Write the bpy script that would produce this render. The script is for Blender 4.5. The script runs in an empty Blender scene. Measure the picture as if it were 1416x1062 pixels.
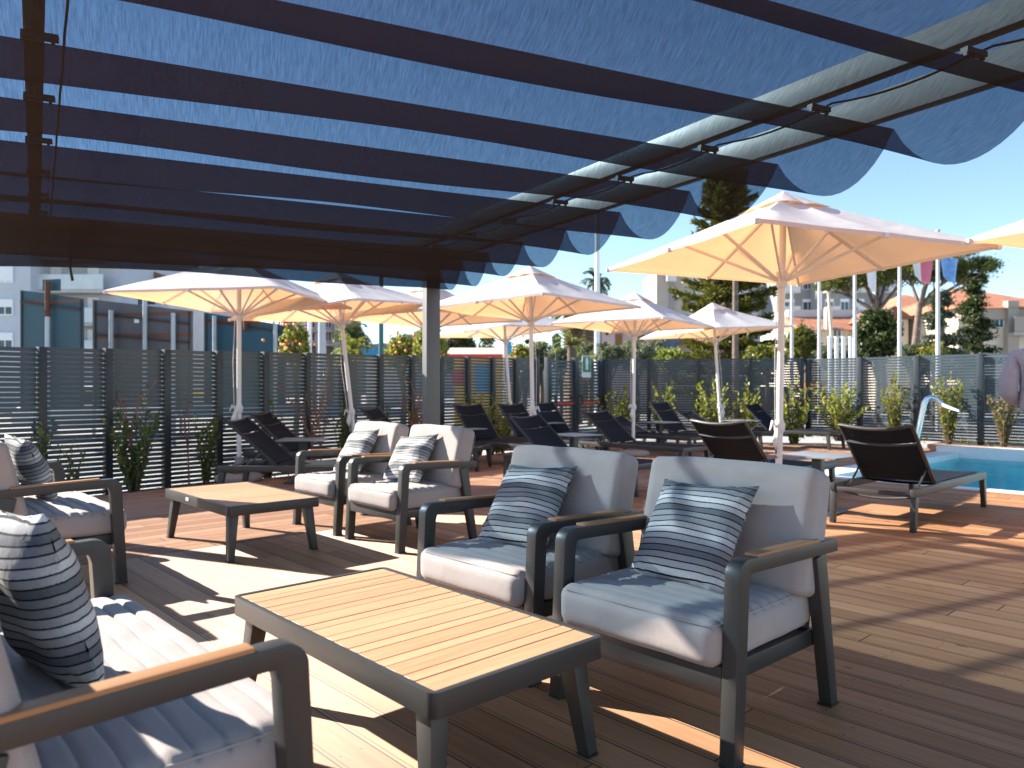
import bpy, bmesh, math, random
import numpy as np
from mathutils import Vector, Matrix
R = math.radians
random.seed(7)
RNG = np.random.default_rng(11)
SC = bpy.context.scene
COL = SC.collection

# ------------------------------------------------------------------ camera, sky, sun, exposure
EYE = 1.15            # camera height; horizon lies at y=540 of the 1416x1062 photograph
FPX = 1025.0
cam_d = bpy.data.cameras.new('camera')
cam = bpy.data.objects.new('camera', cam_d)
COL.objects.link(cam)
cam.location = (0, 0, EYE)
cam.rotation_euler = (R(90), 0, 0)
cam_d.sensor_width = 36
cam_d.lens = FPX / 1416 * 36
cam_d.shift_y = 9 / 1416
cam_d.clip_start = 0.05
cam_d.clip_end = 2000
cam_d.dof.use_dof = True
cam_d.dof.focus_distance = 3.2
cam_d.dof.aperture_fstop = 3.2
SC.camera = cam

SUN_EL = R(29)
SUN_H = Vector((-0.915, 0.403, 0)).normalized()
world = bpy.data.worlds.new('World')
SC.world = world
world.use_nodes = True
wn = world.node_tree
sky = wn.nodes.new('ShaderNodeTexSky')
sky.sky_type = 'NISHITA'
sky.sun_disc = False
sky.sun_elevation = SUN_EL
sky.sun_rotation = math.atan2(SUN_H.x, SUN_H.y)
sky.air_density = 1.0
sky.dust_density = 0.05
sky.ozone_density = 3.4
bg = wn.nodes['Background']
wb = wn.nodes.new('ShaderNodeMixRGB')      # warm daylight white balance of the sky
wb.blend_type = 'MULTIPLY'
wb.inputs[0].default_value = 1.0
wb.inputs[2].default_value = (1.04, 1.0, 0.95, 1)
wn.links.new(sky.outputs[0], wb.inputs[1])
wn.links.new(wb.outputs[0], bg.inputs[0])
bg.inputs[1].default_value = 0.09
sun_d = bpy.data.lights.new('sun', 'SUN')
sun_d.energy = 5.0
sun_d.angle = R(0.53)
sun_d.color = (1.0, 0.93, 0.82)
sun = bpy.data.objects.new('sun', sun_d)
COL.objects.link(sun)
to_sun = SUN_H * math.cos(SUN_EL) + Vector((0, 0, math.sin(SUN_EL)))
sun.rotation_euler = (-to_sun).to_track_quat('-Z', 'Y').to_euler()
sun.location = to_sun * 50
SC.view_settings.view_transform = 'Standard'
SC.view_settings.look = 'None'
SC.view_settings.gamma = 1
SC.view_settings.use_curve_mapping = False
SC.view_settings.exposure = 1.68
SC.cycles.max_bounces = 8
SC.cycles.transparent_max_bounces = 24

# ------------------------------------------------------------------ frames of reference
TH = R(43)                                   # the deck is turned 43 degrees to the camera
U = Vector((math.cos(TH), math.sin(TH), 0))  # to the right and away
V = Vector((-math.sin(TH), math.cos(TH), 0)) # to the left and away


def uv(u, v, z=0.0):
    p = U * u + V * v
    return Vector((p.x, p.y, z))


def at(px, y, z=0.0):
    return Vector(((px - 708) / FPX * y, y, z))


def zat(py, y):
    return EYE + (540 - py) * y / FPX


# ------------------------------------------------------------------ materials
def new_mat(name):
    m = bpy.data.materials.new(name)
    m.use_nodes = True
    nt = m.node_tree
    b = nt.nodes['Principled BSDF']
    return m, nt, b


def N(nt, kind, **kw):
    n = nt.nodes.new(kind)
    for k, v in kw.items():
        if k.startswith('i_'):
            key = k[2:]
            key = int(key) if key.isdigit() else key
            n.inputs[key].default_value = v
        else:
            setattr(n, k, v)
    return n


def L(nt, a, b):
    nt.links.new(a, b)


def ramp(nt, stops, interp='LINEAR'):
    n = nt.nodes.new('ShaderNodeValToRGB')
    r = n.color_ramp
    r.interpolation = interp
    while len(r.elements) > 1:
        r.elements.remove(r.elements[-1])
    r.elements[0].position = stops[0][0]
    r.elements[0].color = (*stops[0][1], 1)
    for p, c in stops[1:]:
        e = r.elements.new(p)
        e.color = (*c, 1)
    return n


def math_n(nt, op, a, b=None, clamp=False):
    n = nt.nodes.new('ShaderNodeMath')
    n.operation = op
    n.use_clamp = clamp
    for i, x in enumerate((a, b)):
        if x is None:
            continue
        if isinstance(x, (int, float)):
            n.inputs[i].default_value = x
        else:
            nt.links.new(x, n.inputs[i])
    return n.outputs[0]


def simple(name, col, rough=0.5, metal=0.0, var=0.12, scale=6.0, bump=0.0, bscale=200.0, col2=None, spec=0.5):
    m, nt, b = new_mat(name)
    tc = N(nt, 'ShaderNodeTexCoord')
    nz = N(nt, 'ShaderNodeTexNoise', i_Scale=scale, i_Detail=5.0, i_Roughness=0.6)
    L(nt, tc.outputs['Object'], nz.inputs['Vector'])
    c2 = col2 or tuple(max(0, c * (1 - var)) for c in col)
    c1 = col if col2 else tuple(min(1, c * (1 + var)) for c in col)
    rp = ramp(nt, [(0.32, c2), (0.68, c1)])
    L(nt, nz.outputs[0], rp.inputs[0])
    L(nt, rp.outputs[0], b.inputs['Base Color'])
    b.inputs['Roughness'].default_value = rough
    b.inputs['Metallic'].default_value = metal
    b.inputs['Specular IOR Level'].default_value = spec
    rr = math_n(nt, 'MULTIPLY_ADD', nz.outputs[0], 0.2)
    nt.nodes[-1].inputs[2].default_value = rough - 0.1
    L(nt, rr, b.inputs['Roughness'])
    if bump:
        n2 = N(nt, 'ShaderNodeTexNoise', i_Scale=bscale, i_Detail=3.0)
        L(nt, tc.outputs['Object'], n2.inputs['Vector'])
        bp = N(nt, 'ShaderNodeBump', i_Strength=bump, i_Distance=0.01)
        L(nt, n2.outputs[0], bp.inputs['Height'])
        L(nt, bp.outputs[0], b.inputs['Normal'])
    return m


def leaf_mat(name, cols, trans=0.35, rough=0.45):
    m, nt, b = new_mat(name)
    g = N(nt, 'ShaderNodeNewGeometry')
    n = len(cols)
    rp = ramp(nt, [(i / max(1, n - 1), c) for i, c in enumerate(cols)])
    L(nt, g.outputs['Random Per Island'], rp.inputs[0])
    L(nt, rp.outputs[0], b.inputs['Base Color'])
    b.inputs['Roughness'].default_value = rough
    b.inputs['Specular IOR Level'].default_value = 0.3
    tr = N(nt, 'ShaderNodeBsdfTranslucent')
    br = N(nt, 'ShaderNodeMixRGB', blend_type='MULTIPLY', i_0=1.0)
    br.inputs[2].default_value = (1.7, 1.7, 0.8, 1)
    L(nt, rp.outputs[0], br.inputs[1])
    L(nt, br.outputs[0], tr.inputs[0])
    mx = N(nt, 'ShaderNodeMixShader', i_0=trans)
    out = nt.nodes['Material Output']
    L(nt, b.outputs[0], mx.inputs[1])
    L(nt, tr.outputs[0], mx.inputs[2])
    L(nt, mx.outputs[0], out.inputs[0])
    return m


def deck_mat(name, along_u, c_lo, c_hi, tangent, aniso, rough, spec, ribs):
    """timber boards: object x runs along u, y along v"""
    m, nt, b = new_mat(name)
    tc = N(nt, 'ShaderNodeTexCoord')
    sep = N(nt, 'ShaderNodeSeparateXYZ')
    L(nt, tc.outputs['Object'], sep.inputs[0])
    a, c = (sep.outputs[0], sep.outputs[1]) if along_u else (sep.outputs[1], sep.outputs[0])
    W = 0.145
    t = math_n(nt, 'DIVIDE', c, W)
    idx = math_n(nt, 'FLOOR', t)
    fr = math_n(nt, 'FRACT', t)
    wn1 = N(nt, 'ShaderNodeTexWhiteNoise', noise_dimensions='1D')
    L(nt, idx, wn1.inputs['W'])
    off = math_n(nt, 'MULTIPLY', wn1.outputs[0], 2.4)
    la = math_n(nt, 'DIVIDE', math_n(nt, 'ADD', a, off), 2.4)
    li = math_n(nt, 'FLOOR', la)
    lf = math_n(nt, 'FRACT', la)
    comb = N(nt, 'ShaderNodeCombineXYZ')
    L(nt, idx, comb.inputs[0])
    L(nt, li, comb.inputs[1])
    wn2 = N(nt, 'ShaderNodeTexWhiteNoise', noise_dimensions='2D')
    L(nt, comb.outputs[0], wn2.inputs['Vector'])
    # grain
    sc = N(nt, 'ShaderNodeCombineXYZ')
    L(nt, math_n(nt, 'MULTIPLY', a, 1.6), sc.inputs[0])
    L(nt, math_n(nt, 'MULTIPLY', c, 34.0), sc.inputs[1])
    L(nt, math_n(nt, 'MULTIPLY', wn2.outputs[0], 40.0), sc.inputs[2])
    gr = N(nt, 'ShaderNodeTexNoise', i_Scale=1.0, i_Detail=6.0, i_Roughness=0.62, i_Distortion=0.7)
    L(nt, sc.outputs[0], gr.inputs['Vector'])
    blot = N(nt, 'ShaderNodeTexNoise', i_Scale=0.9, i_Detail=4.0)
    L(nt, tc.outputs['Object'], blot.inputs['Vector'])
    mixv = math_n(nt, 'ADD', math_n(nt, 'MULTIPLY', gr.outputs[0], 0.5),
                  math_n(nt, 'ADD', math_n(nt, 'MULTIPLY', wn2.outputs[0], 0.32), math_n(nt, 'MULTIPLY', blot.outputs[0], 0.3)))
    rp = ramp(nt, [(0.28, c_lo), (0.85, c_hi)])
    L(nt, mixv, rp.inputs[0])
    # knots
    kn = N(nt, 'ShaderNodeTexVoronoi', i_Scale=1.0)
    kv = N(nt, 'ShaderNodeCombineXYZ')
    L(nt, math_n(nt, 'MULTIPLY', a, 2.0), kv.inputs[0])
    L(nt, math_n(nt, 'MULTIPLY', c, 5.2), kv.inputs[1])
    L(nt, kv.outputs[0], kn.inputs['Vector'])
    km = math_n(nt, 'LESS_THAN', kn.outputs['Distance'], 0.06)
    mk = N(nt, 'ShaderNodeMixRGB', i_0=0.0)
    mk.inputs[2].default_value = (c_lo[0] * .35, c_lo[1] * .3, c_lo[2] * .28, 1)
    L(nt, math_n(nt, 'MULTIPLY', km, 0.6), mk.inputs[0])
    L(nt, rp.outputs[0], mk.inputs[1])
    # gap between boards, groove beside it, butt joints
    ed = math_n(nt, 'ABSOLUTE', math_n(nt, 'SUBTRACT', fr, 0.5))
    gap = math_n(nt, 'GREATER_THAN', ed, 0.482)
    d2 = math_n(nt, 'ABSOLUTE', math_n(nt, 'SUBTRACT', fr, 0.115))
    groove = math_n(nt, 'LESS_THAN', d2, 0.016)
    jt = math_n(nt, 'LESS_THAN', lf, 0.0022)
    # screws near joints
    sx = math_n(nt, 'ABSOLUTE', math_n(nt, 'SUBTRACT', math_n(nt, 'ABSOLUTE', math_n(nt, 'SUBTRACT', fr, 0.5)), 0.26))
    l5 = math_n(nt, 'FRACT', math_n(nt, 'ADD', math_n(nt, 'MULTIPLY', lf, 4.0), 0.06))
    sy = math_n(nt, 'ABSOLUTE', math_n(nt, 'SUBTRACT', l5, 0.12))
    rr = math_n(nt, 'ADD', math_n(nt, 'POWER', math_n(nt, 'MULTIPLY', sx, W), 2.0), math_n(nt, 'POWER', math_n(nt, 'MULTIPLY', sy, 0.6), 2.0))
    scr = math_n(nt, 'LESS_THAN', rr, 0.0045 ** 2)
    dark = math_n(nt, 'MAXIMUM', math_n(nt, 'MAXIMUM', gap, math_n(nt, 'MULTIPLY', groove, 0.65)), math_n(nt, 'MAXIMUM', jt, math_n(nt, 'MULTIPLY', scr, 0.7)))
    height = math_n(nt, 'SUBTRACT', math_n(nt, 'MULTIPLY', gr.outputs[0], 0.10), math_n(nt, 'MAXIMUM', gap, math_n(nt, 'MAXIMUM', groove, jt)))
    if ribs:
        rb = math_n(nt, 'SINE', math_n(nt, 'MULTIPLY', fr, 2 * math.pi * 9))
        height = math_n(nt, 'ADD', height, math_n(nt, 'MULTIPLY', rb, 0.35))
    md = N(nt, 'ShaderNodeMixRGB', i_0=0.0)
    md.inputs[2].default_value = (0.018, 0.013, 0.010, 1)
    L(nt, dark, md.inputs[0])
    L(nt, mk.outputs[0], md.inputs[1])
    L(nt, md.outputs[0], b.inputs['Base Color'])
    bp = N(nt, 'ShaderNodeBump', i_Strength=0.7, i_Distance=0.004)
    L(nt, height, bp.inputs['Height'])
    L(nt, bp.outputs[0], b.inputs['Normal'])
    b.inputs['Roughness'].default_value = rough
    b.inputs['Specular IOR Level'].default_value = spec
    b.inputs['Anisotropic'].default_value = aniso
    cv = N(nt, 'ShaderNodeCombineXYZ')
    for i in range(3):
        cv.inputs[i].default_value = tangent[i]
    L(nt, cv.outputs[0], b.inputs['Tangent'])
    return m


M = {}
M['frame'] = simple('charcoal powder coated aluminium', (0.036, 0.036, 0.036), 0.42, 0.0, 0.06, 3, 0.03, 900, spec=0.5)
M['fence'] = simple('blue grey powder coated aluminium slats', (0.052, 0.075, 0.093), 0.42, 0.0, 0.10, 2, 0.0, spec=0.5)
M['fence_post'] = simple('dark blue grey aluminium post', (0.016, 0.024, 0.034), 0.42, 0.0, 0.08, 3)
M['pergola_metal'] = simple('grey pergola aluminium', (0.13, 0.135, 0.14), 0.4, 0.0, 0.05, 2)
M['rail_metal'] = simple('pale grey rail aluminium', (0.16, 0.16, 0.158), 0.4, 0.0, 0.05, 2)
M['black'] = simple('black plastic', (0.012, 0.012, 0.013), 0.5)
M['chrome'] = simple('polished steel', (0.75, 0.76, 0.78), 0.15, 1.0, 0.04, 3)
M['galv'] = simple('galvanised pole', (0.36, 0.39, 0.42), 0.5, 0.3, 0.1, 6)
M['white_paint'] = simple('white painted metal', (0.78, 0.78, 0.78), 0.38, 0.0, 0.04, 4)
M['white_pole'] = simple('off white umbrella pole', (0.76, 0.74, 0.73), 0.35, 0.0, 0.04, 4)
M['white_cloth'] = simple('white cloth strap', (0.72, 0.70, 0.70), 0.8, 0.0, 0.06, 30)
M['rust'] = simple('rusty steel', (0.10, 0.035, 0.018), 0.8, 0.1, 0.4, 30, 0.4, 120)
M['concrete'] = simple('concrete', (0.42, 0.40, 0.37), 0.85, 0.0, 0.15, 2, 0.2, 60)
M['base_stone'] = simple('granite umbrella base', (0.30, 0.28, 0.27), 0.7, 0.0, 0.35, 120, 0.2, 200)
M['zip'] = simple('zip pull metal', (0.6, 0.6, 0.6), 0.3, 0.9)
M['teak'] = None


def teak_mat(name, c_lo, c_hi, axis):
    m, nt, b = new_mat(name)
    tc = N(nt, 'ShaderNodeTexCoord')
    g = N(nt, 'ShaderNodeNewGeometry')
    mp = N(nt, 'ShaderNodeMapping')
    s = [60.0, 60.0, 60.0]
    s[axis] = 3.5
    mp.inputs['Scale'].default_value = s
    L(nt, tc.outputs['Object'], mp.inputs['Vector'])
    ad = N(nt, 'ShaderNodeVectorMath', operation='ADD')
    cx = N(nt, 'ShaderNodeCombineXYZ')
    L(nt, math_n(nt, 'MULTIPLY', g.outputs['Random Per Island'], 60), cx.inputs[0])
    L(nt, cx.outputs[0], ad.inputs[0])
    L(nt, mp.outputs[0], ad.inputs[1])
    nz = N(nt, 'ShaderNodeTexNoise', i_Scale=1.0, i_Detail=5.0, i_Roughness=0.6, i_Distortion=0.5)
    L(nt, ad.outputs[0], nz.inputs['Vector'])
    f = math_n(nt, 'ADD', math_n(nt, 'MULTIPLY', nz.outputs[0], 0.75), math_n(nt, 'MULTIPLY', g.outputs['Random Per Island'], 0.3))
    rp = ramp(nt, [(0.25, c_lo), (0.85, c_hi)])
    L(nt, f, rp.inputs[0])
    L(nt, rp.outputs[0], b.inputs['Base Color'])
    b.inputs['Roughness'].default_value = 0.5
    bp = N(nt, 'ShaderNodeBump', i_Strength=0.15, i_Distance=0.002)
    L(nt, nz.outputs[0], bp.inputs['Height'])
    L(nt, bp.outputs[0], b.inputs['Normal'])
    return m


M['teak'] = teak_mat('teak table slats', (0.45, 0.235, 0.12), (0.67, 0.40, 0.23), 0)
M['teak_arm'] = teak_mat('teak arm inlay', (0.26, 0.115, 0.045), (0.42, 0.21, 0.09), 1)


def cushion_mat():
    m, nt, b = new_mat('warm grey outdoor cushion fabric')
    tc = N(nt, 'ShaderNodeTexCoord')
    w1 = N(nt, 'ShaderNodeTexNoise', i_Scale=700.0, i_Detail=2.0)
    L(nt, tc.outputs['Object'], w1.inputs['Vector'])
    w2 = N(nt, 'ShaderNodeTexNoise', i_Scale=7.0, i_Detail=4.0)
    L(nt, tc.outputs['Object'], w2.inputs['Vector'])
    rp = ramp(nt, [(0.3, (0.32, 0.28, 0.27)), (0.7, (0.41, 0.365, 0.352))])
    f = math_n(nt, 'ADD', math_n(nt, 'MULTIPLY', w1.outputs[0], 0.6), math_n(nt, 'MULTIPLY', w2.outputs[0], 0.4))
    L(nt, f, rp.inputs[0])
    L(nt, rp.outputs[0], b.inputs['Base Color'])
    b.inputs['Roughness'].default_value = 0.85
    b.inputs['Specular IOR Level'].default_value = 0.2
    b.inputs['Sheen Weight'].default_value = 0.15
    w3 = N(nt, 'ShaderNodeTexNoise', i_Scale=14.0, i_Detail=3.0, i_Distortion=0.6)
    L(nt, tc.outputs['Object'], w3.inputs['Vector'])
    hh = math_n(nt, 'ADD', math_n(nt, 'MULTIPLY', w1.outputs[0], 0.06), math_n(nt, 'MULTIPLY', w3.outputs[0], 0.3))
    bp = N(nt, 'ShaderNodeBump', i_Strength=0.5, i_Distance=0.012)
    L(nt, hh, bp.inputs['Height'])
    L(nt, bp.outputs[0], b.inputs['Normal'])
    return m


M['cushion'] = cushion_mat()


def pillow_mat():
    m, nt, b = new_mat('striped pillow fabric')
    tc = N(nt, 'ShaderNodeTexCoord')
    sep = N(nt, 'ShaderNodeSeparateXYZ')
    L(nt, tc.outputs['Object'], sep.inputs[0])
    nz = N(nt, 'ShaderNodeTexNoise', i_Scale=260.0, i_Detail=2.0)
    L(nt, tc.outputs['Object'], nz.inputs['Vector'])
    # z runs up the pillow, 0..0.45
    t = math_n(nt, 'DIVIDE', sep.outputs[2], 0.46)
    W_, Lg, G, D = (0.66, 0.65, 0.64), (0.46, 0.455, 0.455), (0.29, 0.295, 0.305), (0.15, 0.16, 0.175)
    seq = [Lg, W_, Lg, G, D, G, Lg, W_, Lg, G, G, D, Lg, W_, Lg, G, D, G, W_]
    n = len(seq)
    rp = ramp(nt, [(i / n, c) for i, c in enumerate(seq)], 'CONSTANT')
    L(nt, t, rp.inputs[0])
    fr = math_n(nt, 'FRACT', math_n(nt, 'MULTIPLY', t, n))
    line = math_n(nt, 'LESS_THAN', math_n(nt, 'ADD', fr, math_n(nt, 'MULTIPLY', math_n(nt, 'SUBTRACT', nz.outputs[0], 0.5), 0.12)), 0.19)
    mx = N(nt, 'ShaderNodeMixRGB')
    mx.inputs[2].default_value = (0.015, 0.016, 0.02, 1)
    L(nt, line, mx.inputs[0])
    sp = N(nt, 'ShaderNodeMixRGB', blend_type='MULTIPLY', i_0=0.3)
    rp2 = ramp(nt, [(0.35, (0.45, 0.45, 0.45)), (0.6, (1.15, 1.15, 1.15))])
    L(nt, nz.outputs[0], rp2.inputs[0])
    L(nt, rp.outputs[0], sp.inputs[1])
    L(nt, rp2.outputs[0], sp.inputs[2])
    L(nt, sp.outputs[0], mx.inputs[1])
    L(nt, mx.outputs[0], b.inputs['Base Color'])
    b.inputs['Roughness'].default_value = 0.9
    b.inputs['Specular IOR Level'].default_value = 0.15
    n3 = N(nt, 'ShaderNodeTexNoise', i_Scale=11.0, i_Detail=3.0)
    L(nt, tc.outputs['Object'], n3.inputs['Vector'])
    hh = math_n(nt, 'ADD', math_n(nt, 'MULTIPLY', nz.outputs[0], 0.03), n3.outputs[0])
    bp = N(nt, 'ShaderNodeBump', i_Strength=0.45, i_Distance=0.014)
    L(nt, hh, bp.inputs['Height'])
    L(nt, bp.outputs[0], b.inputs['Normal'])
    return m


M['pillow'] = pillow_mat()


def shade_fabric():
    """open weave shade cloth: part of the light goes straight through"""
    m, nt, b = new_mat('dark grey open weave shade cloth')
    tc = N(nt, 'ShaderNodeTexCoord')
    m0 = N(nt, 'ShaderNodeMapping')
    m0.inputs['Rotation'].default_value = (0, 0, R(-24.4))
    L(nt, tc.outputs['Object'], m0.inputs['Vector'])
    mp = N(nt, 'ShaderNodeMapping')
    mp.inputs['Scale'].default_value = (230, 16, 16)
    L(nt, m0.outputs[0], mp.inputs['Vector'])
    nz = N(nt, 'ShaderNodeTexNoise', i_Scale=1.0, i_Detail=4.0, i_Roughness=0.7)
    L(nt, mp.outputs[0], nz.inputs['Vector'])
    rp = ramp(nt, [(0.36, (0.115, 0.18, 0.228)), (0.66, (0.235, 0.312, 0.372))])
    L(nt, nz.outputs[0], rp.inputs[0])
    tr = N(nt, 'ShaderNodeBsdfTransparent')
    L(nt, rp.outputs[0], tr.inputs[0])
    df = N(nt, 'ShaderNodeBsdfDiffuse')
    df.inputs[0].default_value = (0.26, 0.20, 0.15, 1)
    tl = N(nt, 'ShaderNodeBsdfTranslucent')
    tl.inputs[0].default_value = (0.03, 0.03, 0.03, 1)
    m1 = N(nt, 'ShaderNodeMixShader', i_0=0.15)
    L(nt, df.outputs[0], m1.inputs[1])
    L(nt, tl.outputs[0], m1.inputs[2])
    ad = N(nt, 'ShaderNodeMixShader', i_0=0.13)
    L(nt, tr.outputs[0], ad.inputs[1])
    L(nt, m1.outputs[0], ad.inputs[2])
    L(nt, ad.outputs[0], nt.nodes['Material Output'].inputs[0])
    return m


M['shade'] = shade_fabric()


def canopy_mat():
    m, nt, b = new_mat('ecru umbrella canvas')
    tc = N(nt, 'ShaderNodeTexCoord')
    nz = N(nt, 'ShaderNodeTexNoise', i_Scale=5.0, i_Detail=4.0)
    L(nt, tc.outputs['Object'], nz.inputs['Vector'])
    rp = ramp(nt, [(0.3, (0.73, 0.735, 0.725)), (0.7, (0.81, 0.815, 0.80))])
    L(nt, nz.outputs[0], rp.inputs[0])
    df = N(nt, 'ShaderNodeBsdfDiffuse')
    L(nt, rp.outputs[0], df.inputs[0])
    tl = N(nt, 'ShaderNodeBsdfTranslucent')
    tl.inputs[0].default_value = (1.0, 0.47, 0.20, 1)
    mx = N(nt, 'ShaderNodeMixShader', i_0=0.34)
    L(nt, df.outputs[0], mx.inputs[1])
    L(nt, tl.outputs[0], mx.inputs[2])
    L(nt, mx.outputs[0], nt.nodes['Material Output'].inputs[0])
    n2 = N(nt, 'ShaderNodeTexNoise', i_Scale=3.0, i_Detail=3.0)
    L(nt, tc.outputs['Object'], n2.inputs['Vector'])
    bp = N(nt, 'ShaderNodeBump', i_Strength=0.35, i_Distance=0.03)
    L(nt, n2.outputs[0], bp.inputs['Height'])
    L(nt, bp.outputs[0], df.inputs['Normal'])
    return m


M['canopy'] = canopy_mat()


def sling_mat():
    m, nt, b = new_mat('dark padded lounger sling')
    tc = N(nt, 'ShaderNodeTexCoord')
    sep = N(nt, 'ShaderNodeSeparateXYZ')
    L(nt, tc.outputs['Object'], sep.inputs[0])
    nz = N(nt, 'ShaderNodeTexNoise', i_Scale=400.0, i_Detail=2.0)
    L(nt, tc.outputs['Object'], nz.inputs['Vector'])
    rp = ramp(nt, [(0.3, (0.007, 0.010, 0.016)), (0.7, (0.016, 0.021, 0.031))])
    L(nt, nz.outputs[0], rp.inputs[0])
    L(nt, rp.outputs[0], b.inputs['Base Color'])
    b.inputs['Roughness'].default_value = 0.8
    b.inputs['Specular IOR Level'].default_value = 0.12
    w = math_n(nt, 'SINE', math_n(nt, 'MULTIPLY', sep.outputs[1], 2 * math.pi / 0.13))
    w = math_n(nt, 'ABSOLUTE', w)
    w = math_n(nt, 'POWER', w, 0.35)
    bp = N(nt, 'ShaderNodeBump', i_Strength=0.5, i_Distance=0.01)
    L(nt, w, bp.inputs['Height'])
    L(nt, bp.outputs[0], b.inputs['Normal'])
    return m


M['sling'] = sling_mat()
M['ltable'] = simple('grey laminate table top', (0.22, 0.235, 0.255), 0.35, 0.0, 0.08, 8)
M['deckB'] = deck_mat('weathered deck boards running towards the left', False, (0.25, 0.105, 0.045), (0.62, 0.325, 0.16), U, 0.85, 0.62, 0.4, False)
M['deckA'] = deck_mat('reddish ribbed deck boards', True, (0.25, 0.135, 0.088), (0.50, 0.31, 0.215), V, 0.5, 0.7, 0.25, True)
M['ground'] = simple('pale dusty asphalt', (0.36, 0.345, 0.32), 0.9, 0, 0.2, 0.5, 0.2, 30)
M['gravel'] = simple('white pebble gravel', (0.55, 0.54, 0.51), 0.9, 0, 0.4, 45, 0.9, 60)
M['coping'] = simple('white pool coping', (0.72, 0.72, 0.70), 0.5, 0, 0.06, 5, 0.1, 60)
M['tile'] = simple('turquoise pool lining', (0.34, 0.76, 0.80), 0.4, 0, 0.15, 3)
M['grass'] = simple('dry green grass', (0.10, 0.13, 0.04), 0.9, 0, 0.4, 1.5)


def water_mat():
    m, nt, b = new_mat('pool water')
    tc = N(nt, 'ShaderNodeTexCoord')
    nz = N(nt, 'ShaderNodeTexNoise', i_Scale=3.2, i_Detail=4.0, i_Distortion=0.8)
    L(nt, tc.outputs['Object'], nz.inputs['Vector'])
    bp = N(nt, 'ShaderNodeBump', i_Strength=0.28, i_Distance=0.06)
    L(nt, nz.outputs[0], bp.inputs['Height'])
    gl = N(nt, 'ShaderNodeBsdfGlossy', i_Roughness=0.03)
    L(nt, bp.outputs[0], gl.inputs['Normal'])
    tr = N(nt, 'ShaderNodeBsdfTransparent')
    tr.inputs[0].default_value = (0.50, 0.90, 0.95, 1)
    fr = N(nt, 'ShaderNodeFresnel', i_IOR=1.33)
    L(nt, bp.outputs[0], fr.inputs['Normal'])
    ff = math_n(nt, 'MULTIPLY', fr.outputs[0], 0.4)
    mx = N(nt, 'ShaderNodeMixShader')
    L(nt, ff, mx.inputs[0])
    L(nt, tr.outputs[0], mx.inputs[1])
    L(nt, gl.outputs[0], mx.inputs[2])
    L(nt, mx.outputs[0], nt.nodes['Material Output'].inputs[0])
    return m


M['water'] = water_mat()


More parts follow.
